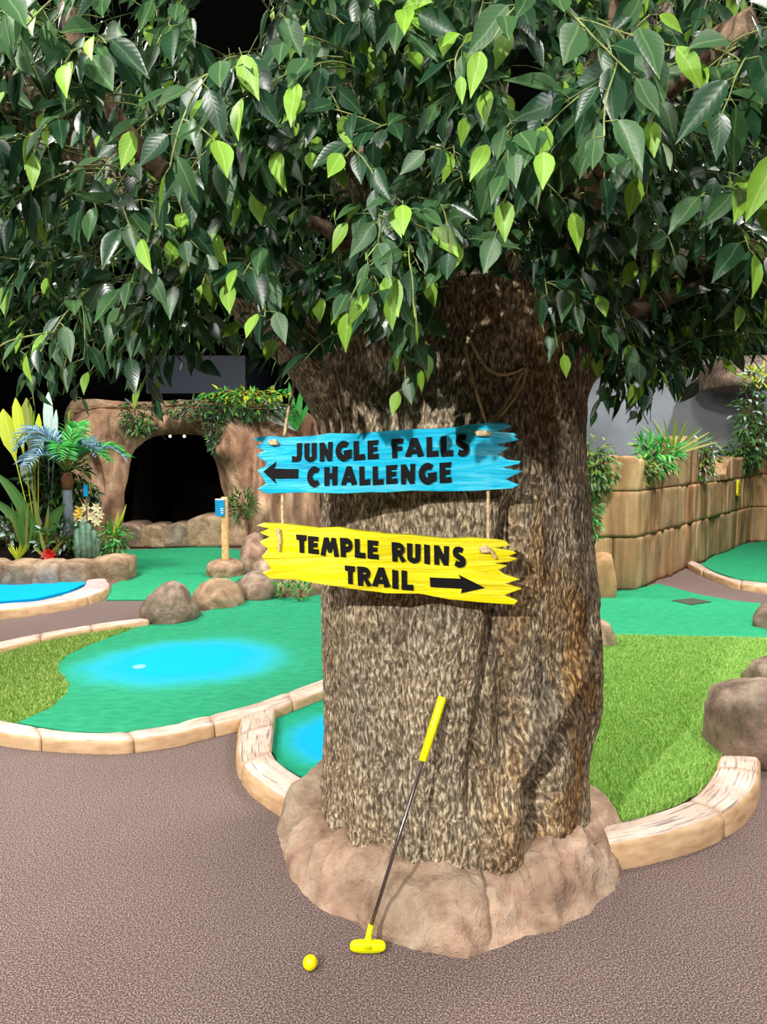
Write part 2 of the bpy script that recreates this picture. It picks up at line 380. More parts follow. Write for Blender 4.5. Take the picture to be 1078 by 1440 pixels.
# ------------------------------------------------------------------ greens, turf, kerbs
def slab(name, pts, z, mat, label, cat, group=None):
    bm = bmesh.new(); vs = [bm.verts.new((p.x, p.y, z)) for p in pts]; f = bm.faces.new(vs)
    if f.normal.z < 0: f.normal_flip()
    r = bmesh.ops.extrude_face_region(bm, geom=[f])
    for v in r['geom']:
        if isinstance(v, bmesh.types.BMVert): v.co.z = 0.001
    bmesh.ops.triangulate(bm, faces=[f for f in bm.faces if len(f.verts) > 4])
    o = from_bm(name, bm, mat); tag(o, label, cat, group); return o
def gpts(px, z=0.0, n=None, closed=True):
    return [G(x, y, z) for x, y in px]
greenA = [(24, 1020), (100, 1033), (171, 1034), (250, 1025), (341, 1002), (385, 988), (440, 965), (480, 950), (560, 930), (600, 845), (520, 843), (440, 838), (400, 840), (350, 845), (280, 864), (207, 880), (170, 893), (130, 908), (95, 924), (82, 936), (82, 948), (97, 965), (92, 980), (70, 1000)]
slab('putting_green', gpts(greenA), 0.016, M['felt_a'], 'green felt putting green with a sky blue sprayed patch around its cup', 'putting green')
greenB = [(383, 1000), (387, 988), (440, 966), (500, 950), (560, 1000), (560, 1110), (470, 1130), (436, 1104), (392, 1078), (379, 1052)]
slab('putting_green', gpts(greenB), 0.014, M['felt_b'], 'teal felt putting green inside the hooked kerb beside the tree trunk', 'putting green')
greenP = [(-160, 858), (0, 850), (50, 846), (96, 835), (119, 825), (126, 815), (60, 817), (-160, 822)]
slab('putting_green', gpts(greenP), 0.03, M['felt_pool'], 'bright blue painted green below the planter stones, edged in pink', 'putting green')
greenC = [(150, 845), (205, 845), (232, 850), (300, 840), (345, 810), (348, 776), (300, 770), (230, 772), (166, 775), (181, 796), (181, 812), (158, 824), (155, 833)]
slab('putting_green', gpts(greenC), 0.012, M['felt'], 'plain green felt fairway leading to the cave mouth', 'putting green')
greenD = [(660, 902), (845, 897), (1078, 902), (1210, 906), (1210, 868), (1078, 851), (1030, 846), (985, 838), (925, 822), (893, 830), (850, 833), (660, 836)]
slab('putting_green', gpts(greenD), 0.012, M['felt'], 'plain green felt with a dark square mat at the foot of the ruin wall', 'putting green')
greenE = [(985, 795), (1003, 783), (1040, 766), (1078, 762), (1190, 762), (1190, 836), (1078, 821), (1035, 815), (1007, 806)]
slab('putting_green', gpts(greenE), 0.012, M['felt'], 'green felt behind the thin curved kerb in the corner of the ruins', 'putting green')
slab('floor_mat', gpts([(944.5, 845), (973, 842), (999.5, 847), (971, 851)], 0.012), 0.02, M['mat_grey'], 'dark grey square mat set in green felt', 'mat')

def inside(poly, x, y):
    c = np.zeros(len(x), bool); n = len(poly)
    for i in range(n):
        x1, y1 = poly[i]; x2, y2 = poly[(i + 1) % n]
        cond = ((y1 > y) != (y2 > y)) & (x < (x2 - x1) * (y - y1) / (y2 - y1 + 1e-12) + x1); c ^= cond
    return c
def turf(pts, dens, mats, weights, label, seed, h=(0.018, 0.034)):
    poly = [(p.x, p.y) for p in pts]; r = np.random.default_rng(seed)
    xs = [p[0] for p in poly]; ys = [p[1] for p in poly]
    n = int((max(xs) - min(xs)) * (max(ys) - min(ys)) * dens)
    x = r.uniform(min(xs), max(xs), n); y = r.uniform(min(ys), max(ys), n); k = inside(poly, x, y); x = x[k]; y = y[k]; n = len(x)
    a = r.uniform(0, 2 * np.pi, n); hh = r.uniform(h[0], h[1], n); wd = r.uniform(0.0022, 0.004, n); ln = r.uniform(0.2, 1.1, n) * hh; la = r.uniform(0, 2 * np.pi, n)
    V = np.zeros((n, 3, 3)); V[:, 0, 0] = x - np.cos(a) * wd; V[:, 0, 1] = y - np.sin(a) * wd; V[:, 1, 0] = x + np.cos(a) * wd; V[:, 1, 1] = y + np.sin(a) * wd
    V[:, :2, 2] = 0.008; V[:, 2, 0] = x + np.cos(la) * ln; V[:, 2, 1] = y + np.sin(la) * ln; V[:, 2, 2] = 0.008 + hh
    me = bpy.data.meshes.new('artificial_grass'); base = len(poly)
    verts = [(p[0], p[1], 0.012) for p in poly] + V.reshape(-1, 3).tolist()
    faces = [tuple(range(base))] + [(base + 3 * i, base + 3 * i + 1, base + 3 * i + 2) for i in range(n)]
    idx = np.concatenate([[0], 1 + r.choice(len(mats), n, p=weights)])
    o = make('artificial_grass', verts, faces, [M['turf_base']] + mats, smooth=False, matidx=idx.astype(int).tolist(), kind='stuff')
    tag(o, label, 'grass'); return o
turfA = [(-160, 1005), (0, 1016), (24, 1020), (70, 1000), (92, 980), (97, 965), (82, 948), (82, 936), (95, 924), (130, 908), (170, 893), (207, 880), (207, 874), (150, 884), (80, 896), (0, 914), (-160, 960)]
turf(gpts(turfA), 22000, [M['blade_olive'], M['blade_b'], M['blade_c']], [0.55, 0.25, 0.2], 'olive green artificial grass crescent beside the blue sprayed putting green', 3)
turfD = [(680, 900), (845, 896), (1078, 901), (1130, 903), (1160, 960), (1090, 1030), (1012, 1075), (1005, 1092), (984, 1117), (952, 1136), (907, 1152), (850, 1166), (800, 1172), (760, 1100), (700, 1000)]
turf(gpts(turfD), 34000, [M['blade_a'], M['blade_b'], M['blade_c']], [0.6, 0.3, 0.1], 'bright green artificial grass between the tree trunk and the curved kerb', 4)

def kerb(label, inner, outer, h, joints, mats=None, group='sculpted timber-look kerbs', lip=0.012):
    N = 90
    A = catmull([G(x, y, h) for x, y in inner], N); B = catmull([G(x, y, h) for x, y in outer], N)
    root = empty('kerb', ((A[0] + B[0]) / 2) * Vector((1, 1, 0)) if False else Vector(((A[0].x + B[0].x) / 2, (A[0].y + B[0].y) / 2, 0)), label, 'kerb', None)
    cuts = [0.0] + list(joints) + [1.0]; s0 = 0.0
    L = [0.0]
    for i in range(1, N): L.append(L[-1] + (((A[i] + B[i]) - (A[i - 1] + B[i - 1])) / 2).length)
    tot = L[-1]
    def at(arr, s):
        f = s * (N - 1); i = min(N - 2, int(f)); return arr[i].lerp(arr[i + 1], f - i)
    for ci in range(len(cuts) - 1):
        a, b = cuts[ci] + (0.0035 / tot if ci else 0), cuts[ci + 1] - (0.0035 / tot if ci < len(cuts) - 2 else 0)
        n = max(6, int((b - a) * tot / 0.035)); V = []; Fc = []; UV = []; idx = []
        prof = 9
        for i in range(n + 1):
            s = a + (b - a) * i / n; p = at(A, s); q = at(B, s); d = (q - p); wdt = d.length; d.normalize()
            e = min(i, n - i); inset = (0.0035, 0.0, 0)[min(e, 2)]
            hh = h * (1 + 0.02 * math.sin(s * tot * 7 + ci)) - inset
            r = min(0.016, wdt * 0.16)
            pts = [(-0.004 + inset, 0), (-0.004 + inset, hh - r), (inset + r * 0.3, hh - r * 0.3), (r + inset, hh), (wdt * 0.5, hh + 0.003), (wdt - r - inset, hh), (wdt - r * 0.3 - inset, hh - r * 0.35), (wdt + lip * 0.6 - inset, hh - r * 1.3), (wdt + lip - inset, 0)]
            for x, z in pts:
                c = p + d * x; V.append((c.x, c.y, max(0.0, z))); UV.append((s * tot + ci * 3.7, x))
        for i in range(n):
            for k in range(prof - 1):
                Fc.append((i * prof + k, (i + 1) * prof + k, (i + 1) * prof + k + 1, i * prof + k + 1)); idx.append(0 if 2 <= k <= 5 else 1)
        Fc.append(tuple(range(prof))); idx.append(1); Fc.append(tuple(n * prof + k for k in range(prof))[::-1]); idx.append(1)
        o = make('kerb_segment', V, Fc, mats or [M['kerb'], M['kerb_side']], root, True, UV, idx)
        bm = bmesh.new(); bm.from_mesh(o.data); bmesh.ops.recalc_face_normals(bm, faces=bm.faces); bm.to_mesh(o.data); bm.free()
    return root
kerb('cream curved kerb along the front of the blue sprayed green', [(-140, 985), (-60, 1001), (0, 1012), (36, 1019), (100, 1028), (171, 1028), (248, 1017), (265, 1011), (341, 993), (371, 984), (440, 959), (500, 938)],
     [(-140, 1003), (-60, 1018), (0, 1029), (36, 1034), (100, 1039), (171, 1040), (250, 1030), (268, 1025), (341, 1008), (385, 996), (448, 972), (505, 951)], 0.07, [0.17, 0.33, 0.49, 0.63, 0.8])
kerb('short hooked cream kerb running from the front kerb into the rock border', [(386, 994), (384, 1012), (381, 1050), (393, 1072), (435, 1099), (470, 1112)],
     [(340, 1006), (336, 1025), (334, 1045), (338, 1067), (358, 1093), (401, 1121), (440, 1134)], 0.085, [0.22, 0.52])
kerb('low cream kerb behind the olive grass crescent, ending at a boulder', [(-150, 950), (0, 911), (81, 891), (151, 880), (210, 872)],
     [(-150, 936), (0, 902), (79, 886), (149, 875), (205, 868)], 0.06, [0.34, 0.55, 0.76])
kerb('pink rimmed kerb curling around the blue painted green', [(-160, 862), (0, 849), (50, 845), (95, 834), (117, 824), (122, 815)],
     [(-160, 873), (0, 857), (50, 851.5), (105, 842), (140, 832), (153, 822), (148, 813)], 0.09, [0.3, 0.62], [M['kerb_pink'], M['kerb_side']])
kerb('thick curved cream kerb between bright grass and carpet, ending at a boulder', [(820, 1166), (860, 1158), (907, 1146), (952, 1130), (984, 1111), (1005, 1084), (1012, 1061)],
     [(820, 1192), (869, 1184), (925, 1173), (996, 1152), (1043, 1125), (1064, 1096), (1067, 1063)], 0.10, [0.5, 0.87])
kerb('thin tan kerb curving out from the foot of the ruin wall', [(973, 788), (987.5, 795), (1007, 806), (1035, 814), (1078, 820), (1180, 834)],
     [(966, 791), (987.5, 802), (1011, 811), (1035, 818.5), (1078, 825), (1180, 840)], 0.075, [0.25, 0.6], [M['kerb'], M['kerb_side']])

# golf cup on the blue patch
cp = G(196, 941); cup = empty('golf_cup', (cp.x, cp.y, 0.016), 'pale golf cup set in the blue sprayed felt', 'golf cup')
V = []; Fc = []
for k in range(24):
    a = 2 * math.pi * k / 24
    for r, z in ((0.046, 0.0165), (0.046, 0.0195), (0.039, 0.0195), (0.039, 0.0165)): V.append((cp.x + r * math.cos(a), cp.y + r * math.sin(a), z))
for k in range(24):
    for j in range(3): Fc.append((k * 4 + j, ((k + 1) % 24) * 4 + j, ((k + 1) % 24) * 4 + j + 1, k * 4 + j + 1))
make('cup_rim', V, Fc, M['cup'], cup)
make('cup_liner', [(cp.x + 0.039 * math.cos(2 * math.pi * k / 24), cp.y + 0.039 * math.sin(2 * math.pi * k / 24), 0.0168) for k in range(24)], [tuple(range(24))], M['cup'], cup)

# ------------------------------------------------------------------ boulders
def boulder(name, c, dims, seed, mat, parent=None, rot=0.0, sub=4, rough=0.16, box_=0.0, tilt=0.0):
    bm = bmesh.new(); bmesh.ops.create_icosphere(bm, subdivisions=sub, radius=1.0)
    co = np.array([v.co[:] for v in bm.verts])
    if box_: 
        m = np.max(np.abs(co), axis=1, keepdims=True); co = co * (1 - box_) + co / m * box_ * 0.9
    d = fbm(co[:, 0] * 1.3 + seed, co[:, 1] * 1.3, co[:, 2] * 1.3, seed, 3) * rough * 1.6 + fbm(co[:, 0] * 5 + seed, co[:, 1] * 5, co[:, 2] * 5, seed + 5, 3) * rough * 0.35
    co = co * (1 + d[:, None]); co[:, 2] = np.maximum(co[:, 2], -0.35)
    co = co * np.array(dims)[None, :] * 0.5; co[:, 0] += co[:, 2] * tilt
    ca, sa = math.cos(rot), math.sin(rot); x = co[:, 0] * ca - co[:, 1] * sa; y = co[:, 0] * sa + co[:, 1] * ca
    zmin = co[:, 2].min()
    for v, a, b, z in zip(bm.verts, x, y, co[:, 2]): v.co = (c[0] + a, c[1] + b, c[2] + z - zmin)
    return from_bm(name, bm, M[mat], parent, True)
def rock_at(px0, px1, pytop, pybase, seed, mat, label, depth=None, group=None, **kw):
    b = G((px0 + px1) / 2, pybase); w_ = (px1 - px0) / F * b.y * 1.02; dd = depth or w_ * 0.8
    y = b.y + dd * 0.45; top = P((px0 + px1) / 2, pytop, y - dd * 0.05).z
    o = boulder('boulder', (b.x * y / b.y, y, -0.02), (w_ * y / b.y, dd, top * 1.42), seed, mat, **kw)
    tag(o, label, 'boulder', group); return o
rock_at(202, 278, 812, 880, 11, 'rock_grey', 'large rounded grey-brown boulder at the end of the low cream kerb', 0.5)
rock_at(272, 340, 810, 858, 12, 'rock', 'rounded tan boulder wedged between two others beside the green', 0.5)
rock_at(334, 392, 800, 846, 13, 'rock_grey', 'dark mottled boulder under the left end of the yellow sign', 0.45)
rock_at(384, 450, 806, 842, 14, 'rock', 'low tan boulder between the yellow sign and the green', 0.4)
rock_at(289, 344, 782, 814, 15, 'rock', 'round tan boulder carrying the pale timber post', 0.5)
rock_at(338, 378, 748, 800, 16, 'rock_pink', 'upright pinkish boulder behind the left end of the yellow sign', 0.5)
rock_at(352, 400, 782, 812, 36, 'rock_pink', 'flat pinkish boulder below the upright pinkish one', 0.5)
rock_at(832, 862, 866, 914, 17, 'rock_pink', 'small pointed boulder poking out behind the tree trunk on the grass edge', 0.3)
rock_at(992, 1160, 946, 1086, 18, 'rock_grey', 'big flat-topped brown boulder at the end of the thick kerb', 0.55, box_=0.45, rough=0.1)
rock_at(1054, 1150, 922, 985, 19, 'rock_grey', 'rough boulder half hidden behind the big flat-topped boulder', 0.45, box_=0.2)
rock_at(1064, 1130, 842, 890, 20, 'rock_grey', 'small rough boulder on the far end of the plain green felt', 0.4)
rock_at(822, 862, 772, 842, 21, 'block0', 'leaning slab of tan stone against the foot of the ruin wall', 0.3, box_=0.4)

# ------------------------------------------------------------------ tree: trunk
TC = Vector((0.275, 2.82, 0.0))
tree = empty('jungle_tree', TC, 'huge sculpted tree with thick grey-brown trunk and glossy ficus foliage', 'tree')
NA, NZ = 640, 520; ZT = 2.06
aa = np.linspace(-math.pi, math.pi, NA, endpoint=False); zz = np.linspace(0.0, ZT, NZ)
Agr, Zgr = np.meshgrid(aa, zz)
def smooth(x, a, b):
    t = np.clip((x - a) / (b - a), 0, 1); return t * t * (3 - 2 * t)
def trunk_radius(A, Z):
    cx_, sx_ = np.cos(A), np.sin(A)
    r = 0.505 + 0.02 * smooth(Z, 0.5, 0.0) + 0 * A
    r = r + 0.022 * fbm(cx_ * 1.6 + 3, sx_ * 1.6, Z * 0.9, 3, 3)
    r = r + 0.020 * fbm(cx_ * 4.5, sx_ * 4.5, Z * 1.1, 9, 3)
    def groove(path, width, depth, z0, z1, fade=0.12):
        zs = [p[0] for p in path]; as_ = [p[1] for p in path]
        c = np.interp(Z, zs, as_); d = (A - c) / width
        return -depth * np.exp(-d * d) * smooth(Z, z0, z0 + fade) * (1 - smooth(Z, z1 - fade, z1))
    r = r + groove([(0, 0.02), (0.45, 0.02), (0.9, 0.14), (1.4, 0.26), (2, 0.2)], 0.04, 0.05, 0.25, 1.4)       # long crease left of the right-hand lobe
    r = r + groove([(0, 0.30), (0.7, 0.24), (1.0, 0.22), (1.6, 0.30)], 0.09, 0.045, 0.3, 1.25)
    r = r + groove([(0, -0.55), (1.0, -0.42), (2, -0.5)], 0.10, 0.016, 0.05, 1.9)
    r = r + groove([(0, -0.98), (0.5, -1.1), (2, -1.2)], 0.12, 0.04, 0.0, 0.9)
    # twisted root ridge sweeping from the right edge down to the left, hollow beneath it
    c = np.interp(Z, [0.0, 0.2, 0.42, 0.62, 0.86, 1.0, 1.3], [0.36, 0.36, 0.40, 0.66, 1.12, 1.25, 1.3])
    d = A - c
    win = smooth(Z, 0.05, 0.25) * (1 - smooth(Z, 0.78, 1.0))
    r = r + win * (0.05 * np.exp(-((d + 0.11) / 0.15) ** 2) - 0.11 * np.exp(-((d - 0.12) / 0.12) ** 2) * (d > -0.4))
    r = r + 0.05 * np.exp(-((A - 1.32) / 0.25) ** 2) * smooth(Z, 1.05, 0.85) * smooth(Z, 0.3, 0.55)
    r = r + 0.035 * np.exp(-((A - 1.05) / 0.3) ** 2) * np.exp(-((Z - 1.02) / 0.16) ** 2)
    r = r - 0.03 * np.exp(-((A - 1.2) / 0.5) ** 2) * smooth(Z, 1.2, 1.6)
    # flare into the limbs near the crown
    up = smooth(Z, 1.5, 2.06)
    r = r + up * (0.13 * np.exp(-((A + 1.25) / 0.5) ** 2) + 0.02 * np.exp(-((A - 1.4) / 0.5) ** 2) + 0.0 * np.exp(-(A / 0.4) ** 2) - 0.16 * np.exp(-((A + 0.15) / 0.42) ** 2) - 0.05 * np.exp(-((A - 0.95) / 0.16) ** 2))
    r = r + smooth(Z, 1.45, 1.62) * (-0.03) * np.exp(-((A - 0.62) / 0.1) ** 2)
    return r
s_ = Agr * 0.52
wx = 0.03 * fbm(s_ * 9, Zgr * 9, 0 * s_, 41, 2); wz = 0.05 * fbm(s_ * 9, Zgr * 9, 0 * s_ + 5, 42, 2)
b1 = vnoise((s_ + wx) * 62, (Zgr + wz) * 17, 0 * s_, 51); b2 = vnoise((s_ + wx) * 120, (Zgr + wz) * 38, 0 * s_, 52)
bark_h = (0.6 * (1 - np.abs(b1) * 2) + 0.4 * b2)
# keep the relief continuous over the seam at the back
RR = trunk_radius(Agr, Zgr) + 0.0042 * bark_h
X = TC.x + RR * np.sin(Agr); Y = TC.y - RR * np.cos(Agr)
V = np.stack([X, Y, Zgr], -1).reshape(-1, 3); ids = np.arange(NA * NZ).reshape(NZ, NA)
i0 = ids[:-1]; i1 = ids[1:]; q = np.stack([i0, np.roll(i0, -1, 1), np.roll(i1, -1, 1), i1], -1).reshape(-1, 4)
topc = len(V); V = np.vstack([V, [[TC.x, TC.y, ZT + 0.05]]])
faces = q.tolist() + [(int(ids[-1, k]), int(ids[-1, (k + 1) % NA]), topc) for k in range(NA)]
uv = np.vstack([np.stack([s_, Zgr], -1).reshape(-1, 2), [[0, 3]]])
make('trunk', V, faces, M['bark'], tree, True, uv)

def limb(name, pts, radii, mat, parent, seed, n=28, steps=60, amp=0.05, uvs=True):
    C = catmull(pts, steps); rad = [float(np.interp(i / (steps - 1), np.linspace(0, 1, len(radii)), radii)) for i in range(steps)]
    V, Fc = tube(C, rad, n); Ls = np.cumsum([0] + [(C[i] - C[i - 1]).length for i in range(1, steps)])
    An, Lg = np.meshgrid(2 * np.pi * np.arange(n) / n, Ls); Cn = np.repeat(np.array([c[:] for c in C]), n, 0); Va = np.array([v[:] for v in V])
    dd = fbm(np.cos(An) * 1.4 + seed, np.sin(An) * 1.4, Lg * 4.0, seed, 3).reshape(-1, 1)
    V2 = Cn + (Va - Cn) * (1 + amp * 3 * dd); UV = np.stack([An * np.array(rad)[:, None], Lg], -1).reshape(-1, 2)
    return make(name, V2, Fc, mat, parent, True, UV)
limb('limb', [(-0.02, 2.74, 1.62), (-0.24, 2.68, 1.9), (-0.62, 2.55, 2.22), (-1.15, 2.4, 2.6), (-1.6, 2.3, 2.95)], [0.2, 0.15, 0.10, 0.07, 0.05], M['bark'], tree, 1)
limb('limb', [(0.42, 2.7, 1.55), (0.46, 2.56, 1.85), (0.56, 2.52, 2.15), (0.68, 2.45, 2.55), (0.85, 2.5, 3.0), (0.95, 2.6, 3.8)], [0.17, 0.155, 0.13, 0.095, 0.07, 0.04], M['bark'], tree, 2)
limb('limb', [(0.58, 2.9, 1.6), (0.76, 2.92, 1.9), (1.02, 2.9, 2.1), (1.5, 2.8, 2.34), (2.0, 2.6, 2.6)], [0.15, 0.12, 0.08, 0.06, 0.04], M['bark'], tree, 3)
limb('limb', [(0.15, 2.85, 1.7), (0.05, 2.85, 2.05), (-0.06, 2.85, 2.4), (-0.2, 2.9, 2.9), (-0.3, 2.9, 3.8)], [0.16, 0.12, 0.085, 0.07, 0.04], M['bark'], tree, 4)
limb('limb', [(0.3, 3.0, 1.7), (0.3, 3.2, 2.2), (0.4, 3.4, 2.8), (0.5, 3.5, 3.4)], [0.26, 0.2, 0.14, 0.08], M['bark'], tree, 5)
br = [([(350, 312, 2.15), (300, 290, 2.05), (255, 262, 1.98), (200, 215, 1.9), (150, 150, 1.8), (112, 70, 1.7), (90, 0, 1.65)], [0.03, 0.028, 0.026, 0.022, 0.02, 0.016]),
      ([(560, 470, 2.5), (535, 420, 2.4), (525, 395, 2.35), (470, 330, 2.25), (430, 310, 2.15)], [0.03, 0.028, 0.024, 0.018]),
      ([(800, 330, 2.35), (860, 210, 2.0), (905, 160, 1.85), (945, 108, 1.72), (1000, 68, 1.66), (1062, 30, 1.6)], [0.05, 0.045, 0.04, 0.036, 0.034, 0.031]),
      ([(790, 260, 2.3), (815, 150, 2.1), (843, 90, 2.0), (868, 40, 1.95), (880, -40, 1.9)], [0.04, 0.038, 0.036, 0.034, 0.03]),
      ([(820, 500, 2.7), (870, 460, 2.65), (910, 430, 2.6), (990, 400, 2.5)], [0.06, 0.045, 0.03, 0.02])]
for k, (pp, rr) in enumerate(br):
    limb('branch', [P(*p) for p in pp], rr, M['branch'], tree, 20 + k, 14, 40, 0.06)

# ------------------------------------------------------------------ tree: foliage
ROWS = [(0.0, 0.0), (0.07, 0.15), (0.2, 0.31), (0.38, 0.37), (0.56, 0.31), (0.74, 0.185), (0.89, 0.07), (1.0, 0.0)]
def leaf_proto(variant):
    fold = (0.10, 0.05, 0.14, 0.08)[variant]; curl = (0.10, 0.22, 0.03, -0.06)[variant]; wid = (0.66, 0.60, 0.56, 0.7)[variant]
    V = []; Fc = []; UV = []
    for v, w_ in ROWS:
        y = v; z = -curl * v * v
        if w_ == 0: V.append((0.0, y, z)); UV.append((0.5, v))
        else:
            ww = w_ * wid
            V += [(-ww, y, z + fold * w_ * 2.0), (0.015 * math.sin(v * 9 + variant), y, z), (ww, y, z + fold * w_ * 2.0)]
            UV += [(0.5 - w_, v), (0.5, v), (0.5 + w_, v)]
    Fc += [(0, 2, 1), (0, 3, 2)]; b = 1
    for r in range(len(ROWS) - 3):
        Fc += [(b, b + 1, b + 4, b + 3), (b + 1, b + 2, b + 5, b + 4)]; b += 3
    t = len(V) - 1; Fc += [(b, b + 1, t), (b + 1, b + 2, t)]
    return np.array(V), Fc, np.array(UV)
PROTO = [leaf_proto(i) for i in range(4)]
LEAFMATS = ['leaf_dark', 'leaf_mid', 'leaf_lime']
leaves = []        # (origin, x axis, y axis, z axis, length, material, variant)
twigs = []
LOW = [(-400, 520), (0, 500), (20, 560), (60, 575), (120, 560), (150, 545), (180, 555), (205, 590), (218, 590), (235, 515), (300, 500), (330, 515), (350, 545), (395, 545), (415, 505), (470, 520), (500, 480), (540, 430), (556, 500), (575, 530), (598, 520), (615, 430), (660, 400), (720, 375), (748, 380), (758, 480), (775, 500), (800, 470), (815, 490), (826, 610), (870, 615), (905, 600), (940, 560), (965, 535), (1000, 505), (1040, 515), (1078, 495), (1500, 520)]
HOLES = [(325, 32, 58, 46), (738, 120, 26, 55), (672, 440, 60, 50)]
UPV = Vector((0, 0, 1))
def rv(s=1.0): return Vector((rng.uniform(-s, s), rng.uniform(-s, s), rng.uniform(-s, s)))
def ok_leaf(tip, base, slack):
    for p in (tip, base):
        x, y, d = project(p)
        if d > 0.2 and -60 < x < 1140:
            if y > interp(x, LOW) + slack: return False
            if slack < 900:
                for hx, hy, hw, hh in HOLES:
                    if ((x - hx) / hw) ** 2 + ((y - hy) / hh) ** 2 < 1: return False
    return True
def add_leaf(base, d, normal, ln, mat, slack):
    d = d.normalized(); tip = base + d * ln
    if tip.y < 0.9 or not ok_leaf(tip, base, slack): return
    # never poke into the trunk
    if (Vector((tip.x, tip.y, 0)) - TC).length < 0.56 and tip.z < 1.75: return
    n = normal - d * normal.dot(d)
    if n.length < 1e-3: n = d.orthogonal()
    n.normalize(); leaves.append((base, d.cross(n).normalized(), d, n, ln, mat, rng.randrange(4)))
def sprig(start, direction, length, slack=0, size=1.0, tone=None, lime=0.12, tips=2, side=True, droop=0.55):
    n = max(4, int(length / 0.032)); p = Vector(start); d = Vector(direction).normalized(); pts = [p.copy()]
    step = length / n; out = Vector((p.x - TC.x, p.y - TC.y, 0)); out = out.normalized() if out.length > 0.05 else Vector((0, -1, 0))
    out = (out + Vector((0, -0.6, 0))).normalized()
    grown = 0; phase = rng.random() * 6.28; tone = tone if tone is not None else rng.random()
    for i in range(n):
        d = (d + Vector((0, 0, -1)) * droop * 0.22 + rv(0.12)).normalized(); p = p + d * step; pts.append(p.copy())
        if i < 1: continue
        phase += 2.4
        a = d.cross(UPV) if abs(d.z) < 0.95 else Vector((1, 0, 0)); a.normalize(); b = d.cross(a)
        sd = a * math.cos(phase) + b * math.sin(phase) * 0.7
        last = i >= n - tips
        pet = sd * rng.uniform(0.012, 0.03) + d * 0.008
        base = p + pet; ld = sd * rng.uniform(0.4, 0.9) + d * rng.uniform(0.3, 0.8) + Vector((0, 0, -1)) * rng.uniform(0.3, 0.9) + rv(0.25)
        if last: ld = d * 0.8 + Vector((0, 0, -0.9)) + sd * 0.3 + rv(0.2)
        ln = rng.uniform(0.07, 0.108) * size * (0.85 if last else 1.0)
        nm = out * rng.uniform(0.4, 1.2) + UPV * rng.uniform(0.1, 0.9) + rv(0.45)
        m = 2 if (last and rng.random() < 0.6) or rng.random() < lime * 0.4 else (0 if rng.random() < 0.25 + 0.5 * tone else 1)
        k = len(leaves); add_leaf(base, ld, nm, ln, m, slack)
        if len(leaves) > k: grown += 1; twigs.append(([p.copy(), base], 0.0011))
        if side and i > 2 and i % 4 == 1 and length > 0.3:
            sprig(p, sd * 0.9 + d * 0.5, length * rng.uniform(0.28, 0.45), slack, size, tone, lime, 1, False, droop)
    if grown and all(ok_leaf(q, q, max(15, slack)) for q in (pts[0], pts[len(pts) // 2], pts[-1])): twigs.append((pts, 0.0019))

